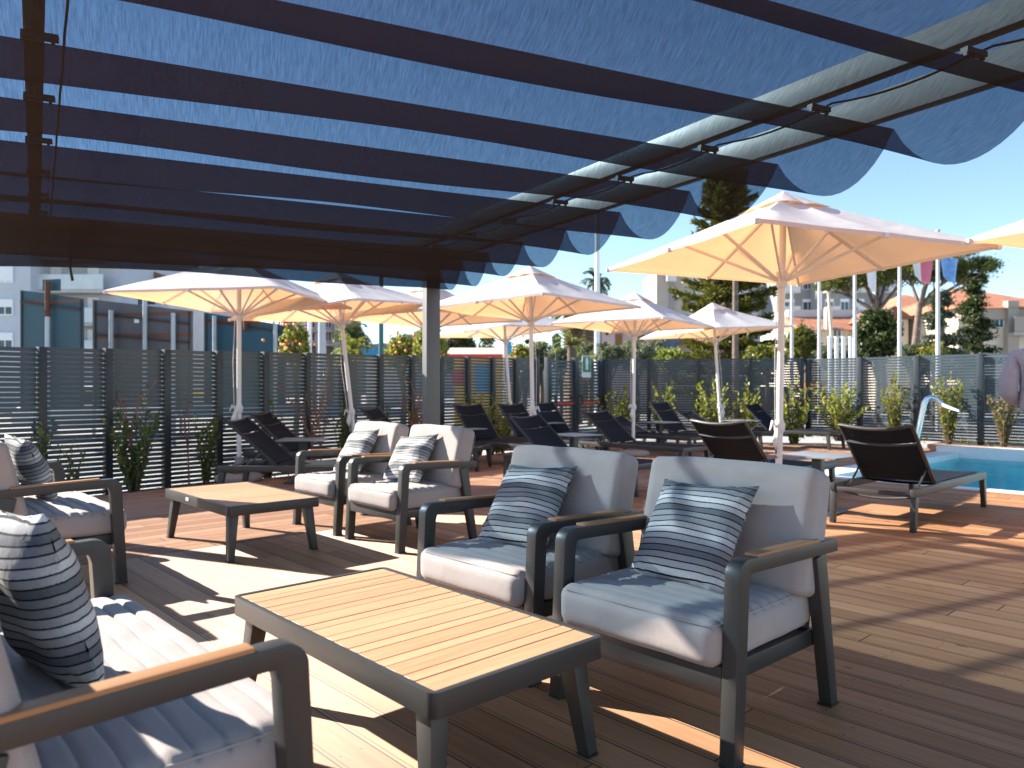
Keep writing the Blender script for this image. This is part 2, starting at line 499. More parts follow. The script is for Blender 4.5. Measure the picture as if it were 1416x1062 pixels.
# ------------------------------------------------------------------ mesh helpers
class MB:
    def __init__(self):
        self.v = []
        self.f = []

    def add(self, vs, fs):
        o = len(self.v)
        self.v += [tuple(p) for p in vs]
        self.f += [tuple(i + o for i in f) for f in fs]
        return self

    def box(self, c, s, rot=None):
        hx, hy, hz = s[0] / 2, s[1] / 2, s[2] / 2
        vs = [Vector((x, y, z)) for x in (-hx, hx) for y in (-hy, hy) for z in (-hz, hz)]
        if rot is not None:
            vs = [rot @ p for p in vs]
        c = Vector(c)
        return self.add([p + c for p in vs], [(0, 1, 3, 2), (4, 6, 7, 5), (0, 4, 5, 1), (2, 3, 7, 6), (0, 2, 6, 4), (1, 5, 7, 3)])

    def bar(self, p0, p1, w, h, w1=None, h1=None, up=(0, 0, 1)):
        p0, p1 = Vector(p0), Vector(p1)
        d = (p1 - p0).normalized()
        up = Vector(up)
        if abs(d.dot(up)) > 0.98:
            up = Vector((0, 1, 0))
        s = d.cross(up).normalized()
        t = s.cross(d).normalized()
        w1 = w if w1 is None else w1
        h1 = h if h1 is None else h1
        vs = []
        for p, a, b_ in ((p0, w, h), (p1, w1, h1)):
            vs += [p - s * a / 2 - t * b_ / 2, p + s * a / 2 - t * b_ / 2, p + s * a / 2 + t * b_ / 2, p - s * a / 2 + t * b_ / 2]
        return self.add(vs, [(3, 2, 1, 0), (4, 5, 6, 7), (0, 1, 5, 4), (1, 2, 6, 5), (2, 3, 7, 6), (3, 0, 4, 7)])

    def tube(self, pts, r, seg=10, caps=True):
        pts = [Vector(p) for p in pts]
        n = len(pts)
        rs = r if isinstance(r, (list, tuple)) else [r] * n
        vs, fs = [], []
        ref = Vector((0, 0, 1))
        for i, p in enumerate(pts):
            d = (pts[min(i + 1, n - 1)] - pts[max(i - 1, 0)]).normalized()
            a = d.cross(ref)
            if a.length < 0.05:
                a = d.cross(Vector((1, 0, 0)))
            a.normalize()
            b_ = d.cross(a).normalized()
            for k in range(seg):
                t = 2 * math.pi * k / seg
                vs.append(p + (a * math.cos(t) + b_ * math.sin(t)) * rs[i])
        for i in range(n - 1):
            for k in range(seg):
                k2 = (k + 1) % seg
                fs.append((i * seg + k, i * seg + k2, (i + 1) * seg + k2, (i + 1) * seg + k))
        if caps:
            fs.append(tuple(range(seg))[::-1])
            fs.append(tuple((n - 1) * seg + k for k in range(seg)))
        return self.add(vs, fs)

    def lathe(self, prof, seg=24, c=(0, 0, 0)):
        c = Vector(c)
        vs, fs = [], []
        for r, z in prof:
            for k in range(seg):
                t = 2 * math.pi * k / seg
                vs.append(c + Vector((r * math.cos(t), r * math.sin(t), z)))
        for i in range(len(prof) - 1):
            for k in range(seg):
                k2 = (k + 1) % seg
                fs.append((i * seg + k, i * seg + k2, (i + 1) * seg + k2, (i + 1) * seg + k))
        fs.append(tuple(range(seg))[::-1])
        fs.append(tuple((len(prof) - 1) * seg + k for k in range(seg)))
        return self.add(vs, fs)

    def prism(self, poly, z0, z1):
        n = len(poly)
        vs = [Vector((x, y, z0)) for x, y in poly] + [Vector((x, y, z1)) for x, y in poly]
        fs = [tuple(range(n))[::-1], tuple(range(n, 2 * n))]
        fs += [(i, (i + 1) % n, n + (i + 1) % n, n + i) for i in range(n)]
        return self.add(vs, fs)

    def strip_x(self, outer, inner, x0, x1):
        """a bent flat bar: side profile between two polylines in (y, z), thick from x0 to x1"""
        n = len(outer)
        vs = []
        for x in (x0, x1):
            vs += [Vector((x, y, z)) for y, z in outer] + [Vector((x, y, z)) for y, z in inner]
        fs = []
        o2 = 2 * n
        for i in range(n - 1):
            fs.append((i, i + 1, n + i + 1, n + i))
            fs.append((o2 + i, o2 + n + i, o2 + n + i + 1, o2 + i + 1))
            fs.append((i, o2 + i, o2 + i + 1, i + 1))
            fs.append((n + i, n + i + 1, o2 + n + i + 1, o2 + n + i))
        fs.append((0, n, o2 + n, o2))
        fs.append((n - 1, o2 + n - 1, o2 + 2 * n - 1, 2 * n - 1))
        return self.add(vs, fs)

    def build(self, name, mat, parent=None, smooth=False, bevel=0.0, seg=2, loc=None, rotz=0.0):
        me = bpy.data.meshes.new(name)
        me.from_pydata(self.v, [], self.f)
        bm = bmesh.new()
        bm.from_mesh(me)
        bmesh.ops.recalc_face_normals(bm, faces=bm.faces[:])
        if bevel:
            ed = [e for e in bm.edges if e.is_manifold and e.calc_face_angle(0) > R(28)]
            if ed:
                bmesh.ops.bevel(bm, geom=ed, offset=bevel, offset_type='OFFSET', segments=seg, profile=0.6, affect='EDGES', clamp_overlap=True)
        bm.to_mesh(me)
        bm.free()
        if mat is not None:
            for q in (mat if isinstance(mat, (list, tuple)) else [mat]):
                me.materials.append(q)
        if smooth or bevel:
            me.polygons.foreach_set('use_smooth', [True] * len(me.polygons))
            me.set_sharp_from_angle(angle=R(42))
        o = bpy.data.objects.new(name, me)
        COL.objects.link(o)
        if parent is not None:
            o.parent = parent
        if loc is not None:
            o.location = loc
        o.rotation_euler[2] = rotz
        return o


def thing(name, label, cat, loc=(0, 0, 0), rotz=0.0, group=None):
    o = bpy.data.objects.new(name, None)
    o.empty_display_size = 0.2
    COL.objects.link(o)
    o.location = loc
    o.rotation_euler = (0, 0, rotz)
    o['label'] = label
    o['category'] = cat
    if group:
        o['group'] = group
    return o


def tag(o, label, cat, group=None):
    o['label'] = label
    o['category'] = cat
    if group:
        o['group'] = group
    return o


def struct(o):
    o['kind'] = 'structure'
    return o


def copy_tree(o, parent=None):
    c = o.copy()
    COL.objects.link(c)
    if parent is not None:
        c.parent = parent
        c.matrix_parent_inverse = o.matrix_parent_inverse.copy()
    for ch in list(o.children):
        copy_tree(ch, c)
    return c


def mesh_np(name, verts, faces, mat, parent=None, smooth=False):
    """verts (n,3), faces (m,k) numpy arrays"""
    me = bpy.data.meshes.new(name)
    n, k = faces.shape
    me.vertices.add(len(verts))
    me.vertices.foreach_set('co', np.asarray(verts, dtype=np.float32).ravel())
    me.loops.add(n * k)
    me.loops.foreach_set('vertex_index', faces.astype(np.int32).ravel())
    me.polygons.add(n)
    me.polygons.foreach_set('loop_start', np.arange(0, n * k, k, dtype=np.int32))
    me.polygons.foreach_set('loop_total', np.full(n, k, dtype=np.int32))
    me.update(calc_edges=True)
    me.validate()
    me.materials.append(mat)
    if smooth:
        me.polygons.foreach_set('use_smooth', [True] * n)
    o = bpy.data.objects.new(name, me)
    COL.objects.link(o)
    if parent is not None:
        o.parent = parent
    return o


def leaves(name, pts, size, mat, parent=None, aspect=0.45, dirs=None, jitter=0.35, updown=1.0):
    """one small folded diamond leaf per point"""
    pts = np.asarray(pts, dtype=float)
    n = len(pts)
    d = RNG.normal(size=(n, 3))
    d[:, 2] *= updown
    if dirs is not None:
        d = np.asarray(dirs) + d * jitter
    d /= np.linalg.norm(d, axis=1)[:, None] + 1e-9
    r = RNG.normal(size=(n, 3))
    s = np.cross(d, r)
    s /= np.linalg.norm(s, axis=1)[:, None] + 1e-9
    up = np.cross(s, d)
    ln = size * RNG.uniform(0.6, 1.3, size=(n, 1))
    w = ln * aspect * 0.5
    a = pts - d * ln * 0.5
    c = pts + d * ln * 0.5
    mid = pts + up * ln * 0.08
    vs = np.stack([a, mid + s * w, c, mid - s * w], axis=1).reshape(-1, 3)
    fs = np.arange(4 * n).reshape(n, 4)
    return mesh_np(name, vs, fs, mat, parent)


def clump_points(centers, radii, per, flat=1.0):
    out = []
    for c, r in zip(centers, radii):
        q = RNG.normal(size=(per, 3)) * r * 0.5
        q[:, 2] *= flat
        out.append(np.asarray(c) + q)
    return np.concatenate(out)


# ------------------------------------------------------------------ the setting
def poly_slab(name, poly, z0, z1, mat, rot=TH):
    o = MB().prism(poly, z0, z1).build(name, mat, rotz=rot)
    return struct(o)


POOL_U0, POOL_U1, POOL_V1 = 9.85, 15.45, 4.45
poly_slab('ground', [(-400, -400), (400, -400), (400, 400), (-400, 400)], -2.6, -2.2, M['ground'], 0)
g = MB()
# raised ground round the deck, with the pool pit left open
for a, b_, c, d in ((-200, -200, 9.4, 200), (16.2, -200, 200, 200), (9.4, 4.6, 16.2, 200), (9.4, -200, 16.2, -7.2)):
    g.prism([(a, b_), (c, b_), (c, d), (a, d)], -2.2, -0.18)
struct(g.build('paved_ground', M['ground'], rotz=TH))
poly_slab('deck_near', [(-9, -9), (9.72, -9), (9.72, 4.75), (16.0, 4.75), (16.0, 5.5), (-9, 5.5)], -0.15, 0.0, M['deckB'])
poly_slab('deck_far', [(-9, 5.504), (16.0, 5.504), (16.0, 7.2), (13.2, 10.75), (2.3, 9.0), (-9, 7.4)], -0.15, 0.0, M['deckA'])
poly_slab('gravel_strip', [(-9, 7.0), (2.3, 8.6), (13.2, 10.3), (15.2, 7.2), (16.9, 7.0), (16.9, 9.5), (13.8, 13.0), (-9, 12.0)], -0.17, -0.13, M['gravel'])
poly_slab('deck_beyond_pool', [(15.62, -9), (16.6, -9), (16.6, 5.0), (15.62, 5.0)], -0.12, 0.12, M['deckA'])
# pool
struct(MB().prism([(9.5, -7.1), (15.7, -7.1), (15.7, 4.58), (9.5, 4.58)], -1.15, -0.9).build('pool_floor', M['tile'], rotz=TH))
w = MB()
w.prism([(9.55, -7.1), (POOL_U0, -7.1), (POOL_U0, 4.58), (9.55, 4.58)], -1.1, -0.16)
w.prism([(POOL_U0, POOL_V1), (POOL_U1, POOL_V1), (POOL_U1, 4.58), (POOL_U0, 4.58)], -1.1, -0.16)
w.prism([(POOL_U1, -7.1), (15.6, -7.1), (15.6, 4.58), (POOL_U1, 4.58)], -1.1, -0.16)
struct(w.build('pool_wall', M['tile'], rotz=TH))
w = MB()
w.prism([(9.723, -7.1), (9.93, -7.1), (9.93, 4.35), (9.723, 4.35)], -0.157, 0.012)
w.prism([(9.723, 4.35), (15.3, 4.35), (15.3, 4.747), (9.723, 4.747)], -0.157, 0.012)
w.prism([(15.3, -7.1), (15.617, -7.1), (15.617, 4.747), (15.3, 4.747)], -0.157, 0.115)
struct(w.build('pool_coping', M['coping'], rotz=TH, bevel=0.01))
struct(MB().add([(9.9, -7.1, 0), (15.35, -7.1, 0), (15.35, 4.4, 0), (9.9, 4.4, 0)], [(0, 1, 2, 3)]).build('pool_water', M['water'], rotz=TH, loc=(0, 0, -0.09)))

# ------------------------------------------------------------------ the pergola
ND = Vector((-0.413, 0.911, 0))     # square to the fabric folds
MD = Vector((0.911, 0.413, 0))      # along the folds
ZR = EYE + 1.30
SAG = 0.235


def m_right(n):
    return 3.29 - (n - 2.27) * 0.1455


def m_left(n):
    return -0.92 - 0.1455 * (n - 4.4)


def roof(m, n, z):
    p = MD * m + ND * n
    return Vector((p.x, p.y, z))


perg = thing('pergola', 'large dark pergola with sagging translucent shade cloth over the lounge seats', 'pergola', roof(1.0, 3.5, 0))
P0 = perg.location.copy()
lines = [2.57 + 0.675 * i for i in range(-5, 4)] + [5.25, 5.87, 6.45, 6.95, 7.42]
vs, fs = [], []
NM = 48
rows = []
for i in range(len(lines) - 1):
    for k in range(14):
        t = k / 14
        dl = lines[i + 1] - lines[i]
        rows.append((lines[i] + dl * t, SAG * (1 + 0.5 * (0.675 - dl)) * (4 * t * (1 - t)) ** 0.85))
rows.append((lines[-1], 0.0))
for n_, s_ in rows:
    a, b_ = m_left(n_), m_right(n_)
    for j in range(NM + 1):
        f = j / NM
        m_ = a + (b_ - a) * f
        wob = 0.012 * math.sin(m_ * 2.3 + n_ * 5) * (s_ / SAG) + 0.02 * (s_ / SAG) * (abs(f - 0.5) * 2) ** 6
        vs.append(tuple(roof(m_, n_, ZR - s_ - wob) - P0))
for i in range(len(rows) - 1):
    for j in range(NM):
        a = i * (NM + 1) + j
        fs.append((a, a + 1, a + NM + 2, a + NM + 1))
mesh_np('shade_cloth', np.array(vs), np.array(fs), M['shade'], perg, True)
for kind, off, rz, rh in (('guide_rail', 0.27, 0.1, 0.12), ('guide_rail', -0.52, 0.112, 0.115), ('edge_rail', -0.10, 0.09, 0.14)):
    b_ = MB()
    n0, n1 = -0.9, 7.42
    p = []
    for n_ in (n0, n1):
        m_ = (m_left(n_) + off) if off > 0 else (m_right(n_) + off)
        p.append(roof(m_, n_, ZR + rz) - P0)
    b_.bar(p[0], p[1], 0.07, rh)
    rail = b_.build(kind, M['rail_metal'], perg, bevel=0.006)
    # cable hanging a little beside the rail
    if kind == 'guide_rail':
        c = []
        for i in range(12 * 8 + 1):
            n_ = n0 + (n1 - n0) * i / 96
            m_ = (m_left(n_) + off) if off > 0 else (m_right(n_) + off)
            ph = ((n_ - lines[0]) / 0.675) % 1.0
            c.append(roof(m_ + 0.10, n_, ZR + 0.06 - 0.035 * 4 * ph * (1 - ph)) - P0)
        MB().tube(c, 0.005, 6).build('cable', M['black'], perg, True)
        for n_ in lines[1:]:
            m_ = (m_left(n_) + off) if off > 0 else (m_right(n_) + off)
            cb = MB()
            rot = Matrix.Rotation(math.atan2(MD.y, MD.x), 3, 'Z')
            cb.box(roof(m_ + 0.02, n_, ZR + 0.022) - P0, (0.12, 0.03, 0.022), rot)
            for q in (-0.05, 0.02, 0.09):
                cb.box(roof(m_ + q * 0.7, n_ - 0.004, ZR + 0.008) - P0, (0.012, 0.016, 0.02), rot)
            cb.build('carriage', M['black'], perg)
pr = roof(m_right(7.36) - 0.06, 7.36, 0)
for m_, lab in ((m_right(7.42) - 0.10, 1), (m_left(7.42) - 0.14, 0)):
    q = roof(m_, 7.44, 0) - P0
    pb = MB()
    pb.box(q + Vector((0, 0, (ZR + 0.1) / 2)), (0.15, 0.15, ZR + 0.1), Matrix.Rotation(R(24.4), 3, 'Z'))
    pb.build('post', M['pergola_metal'], perg, bevel=0.006)
MB().bar(roof(m_left(7.42) - 0.06, 7.47, ZR + 0.10) - P0, roof(m_right(7.42) - 0.18, 7.47, ZR + 0.10) - P0, 0.06, 0.10).build('cross_beam', M['rail_metal'], perg, bevel=0.006)
c0 = at(97, 6.35)
MB().tube([Vector((c0.x, c0.y, ZR)) - P0, Vector((c0.x, c0.y, zat(372, 6.35))) - P0, Vector((c0.x + 0.02, c0.y, zat(388, 6.35))) - P0], 0.012, 6).build('pull_cord', M['black'], perg, True)


# ------------------------------------------------------------------ lounge seats
def rounded_cushion(hx, hy, hz, r, nx, ny, nz, puff=0.02, channels=None, chan_axis=1, seed=0):
    """box with rounded edges, puffed faces and stitched channels across its top"""
    bm = bmesh.new()
    rs = np.random.default_rng(seed)
    ph = rs.uniform(0, 6.28, 6)
    # build six grids
    vmap = {}

    def vert(i, j, k):
        key = (i, j, k)
        if key in vmap:
            return vmap[key]
        x, y, z = (i / nx * 2 - 1) * hx, (j / ny * 2 - 1) * hy, (k / nz * 2 - 1) * hz
        ix = max(-hx + r, min(hx - r, x))
        iy = max(-hy + r, min(hy - r, y))
        iz = max(-hz + r, min(hz - r, z))
        d = Vector((x - ix, y - iy, z - iz))
        if d.length > 1e-6:
            mx = max(abs(d.x), abs(d.y), abs(d.z))
            d = d.normalized() * mx
        p = Vector((ix, iy, iz)) + d
        fx, fy, fz = 1 - (x / hx) ** 2, 1 - (y / hy) ** 2, 1 - (z / hz) ** 2
        p.z += (1 if z > 0 else -0.3) * puff * (max(0, fx) * max(0, fy)) ** 0.5 * (abs(z) / hz)
        p.y += puff * 0.5 * (max(0, fx) * max(0, fz)) ** 0.5 * (1 if y > 0 else -1) * (abs(y) / hy)
        p.x += puff * 0.4 * (max(0, fy) * max(0, fz)) ** 0.5 * (1 if x > 0 else -1) * (abs(x) / hx)
        wv = 0.0012 * math.sin(x * 23 + ph[0] + 3 * math.sin(y * 9 + ph[1])) + 0.0009 * math.sin(y * 31 + ph[2] + 2 * math.sin(x * 13 + ph[3]))
        p += Vector((wv * 0.5, wv * 0.5, wv))
        if channels and z > hz - 1e-6:
            for cpos in channels:
                dd = (y if chan_axis == 1 else x) - cpos
                p.z -= 0.009 * math.exp(-(dd / 0.006) ** 2)
        v = bm.verts.new(p)
        vmap[key] = v
        return v

    def face(a, b_, c, d):
        try:
            bm.faces.new((a, b_, c, d))
        except ValueError:
            pass
    for i in range(nx):
        for j in range(ny):
            for k in (0, nz):
                face(vert(i, j, k), vert(i + 1, j, k), vert(i + 1, j + 1, k), vert(i, j + 1, k))
    for i in range(nx):
        for k in range(nz):
            for j in (0, ny):
                face(vert(i, j, k), vert(i + 1, j, k), vert(i + 1, j, k + 1), vert(i, j, k + 1))
    for j in range(ny):
        for k in range(nz):
            for i in (0, nx):
                face(vert(i, j, k), vert(i, j + 1, k), vert(i, j + 1, k + 1), vert(i, j, k + 1))
    bmesh.ops.recalc_face_normals(bm, faces=bm.faces[:])
    return bm


def bm_obj(name, bm, mat, parent=None, smooth=True):
    me = bpy.data.meshes.new(name)
    bm.to_mesh(me)
    bm.free()
    me.materials.append(mat)
    if smooth:
        me.polygons.foreach_set('use_smooth', [True] * len(me.polygons))
    o = bpy.data.objects.new(name, me)
    COL.objects.link(o)
    if parent is not None:
        o.parent = parent
    return o


def pillow(label, parent_frame, lx, ly, lz, lean, yaw, roll, size=0.46, seed=0):
    """striped square pillow; stands on its edge, local z runs up its face"""
    rs = np.random.default_rng(seed + 50)
    n = 26
    ph = rs.uniform(0, 6.28, 6)
    vs, fs = [], []
    for side in (1, -1):
        for i in range(n + 1):
            for j in range(n + 1):
                a, b_ = i / n * 2 - 1, j / n * 2 - 1
                e = (1 - abs(a) ** 2.6) * (1 - abs(b_) ** 2.6)
                th = 0.075 * max(0, e) ** 0.55
                # edges pull in between the corners
                px = a * (1 - 0.085 * (1 - b_ * b_)) * size / 2 * (1.0)
                pz = b_ * (1 - 0.085 * (1 - a * a)) * size / 2
                wr = 0.006 * math.sin(a * 5 + ph[0] + 2 * math.sin(b_ * 3 + ph[1])) * e + 0.004 * math.sin(b_ * 9 + ph[2] + a * 4) * e
                fold = 0.010 * math.exp(-((abs(a) + abs(b_) - 1.55) / 0.12) ** 2) * math.sin(a * 20 + b_ * 17 + ph[3])
                vs.append((px, side * (th + wr + fold * 0.6), pz + size / 2))
    m_ = (n + 1) ** 2
    for s in range(2):
        for i in range(n):
            for j in range(n):
                q = (s * m_ + i * (n + 1) + j, s * m_ + (i + 1) * (n + 1) + j, s * m_ + (i + 1) * (n + 1) + j + 1, s * m_ + i * (n + 1) + j + 1)
                fs.append(q if s else q[::-1])
    me = bpy.data.meshes.new('pillow')
    me.from_pydata(vs, [], fs)
    bm = bmesh.new()
    bm.from_mesh(me)
    bmesh.ops.remove_doubles(bm, verts=bm.verts[:], dist=0.0006)
    bmesh.ops.recalc_face_normals(bm, faces=bm.faces[:])
    o = bm_obj('throw_pillow', bm, M['pillow'])
    fm = Matrix.Translation(parent_frame.location) @ Matrix.Rotation(parent_frame.rotation_euler[2], 4, 'Z')
    mt = fm @ Matrix.Translation((lx, ly, lz)) @ Matrix.Rotation(R(yaw), 4, 'Z') @ Matrix.Rotation(R(lean), 4, 'X') @ Matrix.Rotation(R(roll), 4, 'Y')
    o.matrix_world = mt
    tag(o, label, 'pillow', 'striped throw pillows on the lounge seats')
    return o


AH = 0.615


def seat(name, label, cat, width, loc, rotz, seed, group):
    """local +y is the front; origin on the floor below the middle"""
    t = thing(name, label, cat, loc, rotz, group)
    hw = width / 2
    ft = 0.051
    for s in (-1, 1):
        x0, x1 = (hw - ft, hw) if s > 0 else (-hw, -hw + ft)
        outer = [(0.352, 0.0), (0.335, 0.30), (0.322, 0.545)]
        inner = [(0.296, 0.0), (0.274, 0.30), (0.259, 0.535)]
        for k in range(1, 8):
            a = math.pi / 2 * k / 8
            outer.append((0.322 - 0.055 * (1 - math.cos(a)) - 0.002 * k / 8, 0.56 + 0.055 * math.sin(a)))
            inner.append((0.258 - 0.014 * k / 8, 0.54 + 0.028 * math.sin(a)))
        outer += [(0.262, AH), (0.0, AH - 0.003), (-0.372, AH - 0.010)]
        inner += [(0.22, 0.569), (0.0, 0.566), (-0.372, 0.561)]
        rise = lambda y, z: (y, z + (z / 0.6) * 0.012 * max(0, min(1, (y + 0.372) / 0.62)))
        outer = [rise(*q) for q in outer]
        inner = [rise(*q) for q in inner]
        MB().strip_x(outer, inner, x0, x1).build('arm_frame', M['frame'], t, bevel=0.006)
        xc = (x0 + x1) / 2
        MB().bar((xc, 0.205, AH + 0.012), (xc, -0.235, AH - 0.001), 0.0465, 0.016).build('arm_inlay', M['teak_arm'], t, bevel=0.003)
        # rear leg, tapering and raking back
        MB().bar((xc, -0.245, 0.564), (xc, -0.352, 0.0), ft - 0.004, 0.078, ft - 0.004, 0.052, up=(0, 1, 0)).build('rear_leg', M['frame'], t, bevel=0.005)
        for yy in (0.32, -0.348):
            MB().box((xc, yy, 0.004), (ft + 0.001, 0.066, 0.008)).build('foot_cap', M['black'], t)
    f = MB()
    f.box((0, 0.315, 0.262), (width - 2 * ft - 0.004, 0.042, 0.075))
    f.box((0, -0.285, 0.252), (width - 2 * ft - 0.004, 0.04, 0.06))
    for s in (-1, 1):
        f.bar((s * (hw - ft - 0.022), 0.292, 0.262), (s * (hw - ft - 0.022), -0.264, 0.252), 0.036, 0.06)
    k = max(4, int(width / 0.14))
    for i in range(k):
        xx = (i + 0.5) / k * (width - 2 * ft - 0.1) - (width - 2 * ft - 0.1) / 2
        f.box((xx, 0.015, 0.284), (0.06, 0.555, 0.012))
    f.build('seat_frame', M['frame'], t, bevel=0.004)
    bk = MB()
    for xx in ([-hw + 0.085, hw - 0.085] + ([0.0] if width > 1 else [])):
        bk.bar((xx, -0.265, 0.285), (xx, -0.400, 0.80), 0.04, 0.032, up=(0, 1, 0))
    bk.bar((-hw + 0.065, -0.396, 0.775), (hw - 0.065, -0.396, 0.775), 0.026, 0.045)
    bk.bar((-hw + 0.106, -0.325, 0.54), (hw - 0.106, -0.325, 0.54), 0.022, 0.045)
    bk.build('back_frame', M['frame'], t, bevel=0.004)
    nseat = 2 if width > 1 else 1
    cw = (width - 2 * ft - 0.012) / 2
    # one seat cushion for the whole width, channels stitched along it
    ch = [-0.29 + 0.062 * i for i in range(11)]
    bm = rounded_cushion(cw, 0.335, 0.072, 0.040, 30 if nseat == 1 else 50, 110, 8, 0.015, ch, 1, seed)
    sc = bm_obj('seat_cushion', bm, M['cushion'], t)
    sc.location = (0, 0.035, 0.362)
    for zz in (0.0595, -0.058):
        pts = []
        ex, ey, er = cw - 0.0125, 0.3225, 0.035
        for cx, cy, a0 in ((ex - er, ey - er, 0), (-ex + er, ey - er, 90), (-ex + er, -ey + er, 180), (ex - er, -ey + er, 270)):
            for q in range(6):
                tt = R(a0 + 90 * q / 5)
                pts.append((cx + er * math.cos(tt), cy + er * math.sin(tt), zz))
        pts.append(pts[0])
        MB().tube(pts, 0.0035, 6).build('piping', M['cushion'], sc, True)
    bw = (width - 0.04) / nseat
    for i in range(nseat):
        bm = rounded_cushion(bw / 2 - 0.004, 0.070, 0.225, 0.028, 34, 12, 28, 0.017, None, 1, seed + 3 + i)
        bc = bm_obj('back_cushion', bm, M['cushion'], t)
        bc.location = ((i - (nseat - 1) / 2) * bw, -0.262, 0.635)
        bc.rotation_euler = (R(14), 0, 0)
        pts = []
        ex, ez, er = bw / 2 - 0.015, 0.214, 0.03
        for cx, cz, a0 in ((ex - er, ez - er, 0), (-ex + er, ez - er, 90), (-ex + er, -ez + er, 180), (ex - er, -ez + er, 270)):
            for q in range(6):
                tt = R(a0 + 90 * q / 5)
                pts.append((cx + er * math.cos(tt), 0.0605, cz + er * math.sin(tt)))
        pts.append(pts[0])
        MB().tube(pts, 0.0035, 6).build('piping', M['cushion'], bc, True)
    z = MB().bar((hw - ft - 0.01, -0.19, 0.335), (hw - ft + 0.012, -0.225, 0.328), 0.008, 0.016)
    z.build('zip_pull', M['zip'], t)
    return t


RC = R(133)
RS = R(-47)


def seat_from_front(fl_mid, front_dir):
    return Vector((fl_mid[0], fl_mid[1], 0)) - front_dir * 0.32


g1 = 'armchairs facing the coffee tables'
fc1 = (Vector((0.678, 2.302, 0)) + Vector((0.151, 2.787, 0))) / 2
C1 = seat('armchair', 'grey cushioned armchair nearest the camera on the right', 'armchair', 0.772, seat_from_front(fc1 - V * 0.018, -U), RC, 1, g1)
C2 = seat('armchair', 'grey cushioned armchair behind the long slatted table, left of its twin', 'armchair', 0.772, seat_from_front(fc1 + V * 0.857, -U), RC, 2, g1)
fc3 = (Vector((-0.784, 5.22, 0)) + Vector((-1.263, 5.778, 0))) / 2
C3 = seat('armchair', 'sunlit armchair of the middle pair, in front of the pergola post', 'armchair', 0.735, seat_from_front(fc3, -U), RC, 3, g1)
C4 = seat('armchair', 'sunlit armchair of the middle pair, beside the lounger with dark frame', 'armchair', 0.735, seat_from_front(fc3 + V * 0.87, -U), RC, 4, g1)
f1 = (Vector((-0.449, 1.545, 0)) + Vector((-1.43, 2.675, 0))) / 2
S1 = seat('loveseat', 'two seat sofa with teak arms cropped by the lower left corner', 'sofa', 1.5, seat_from_front(f1, U), RS, 5, 'two seat sofas on the left')
f2 = (Vector((-2.303, 4.363, 0)) + Vector((-3.363, 5.56, 0))) / 2
S2 = seat('loveseat', 'two seat sofa further back at the left edge, near the slatted fence', 'sofa', 1.5, seat_from_front(f2, U), RS, 6, 'two seat sofas on the left')
pillow('black and white striped pillow on the nearest armchair', C1, 0.03, 0.075, 0.437, 35, -4, 2, 0.435, seed=1)
pillow('striped pillow on the armchair behind the long slatted table', C2, 0.04, 0.07, 0.437, 35, 2, 3, 0.435, seed=2)
pillow('striped pillow half lit on the middle armchair by the post', C3, 0.05, 0.06, 0.437, 34, 5, 6, 0.435, seed=3)
pillow('striped pillow on the left armchair of the middle pair', C4, 0.03, 0.04, 0.437, 32, -3, 5, 0.435, seed=4)
pillow('large striped pillow on the sofa in the lower left corner', S1, 0.07, 0.02, 0.425, 15, 8, -3, 0.46, seed=5)
pillow('striped pillow on the sofa at the left edge by the fence', S2, -0.12, 0.10, 0.437, 24, 4, 3, 0.46, seed=6)


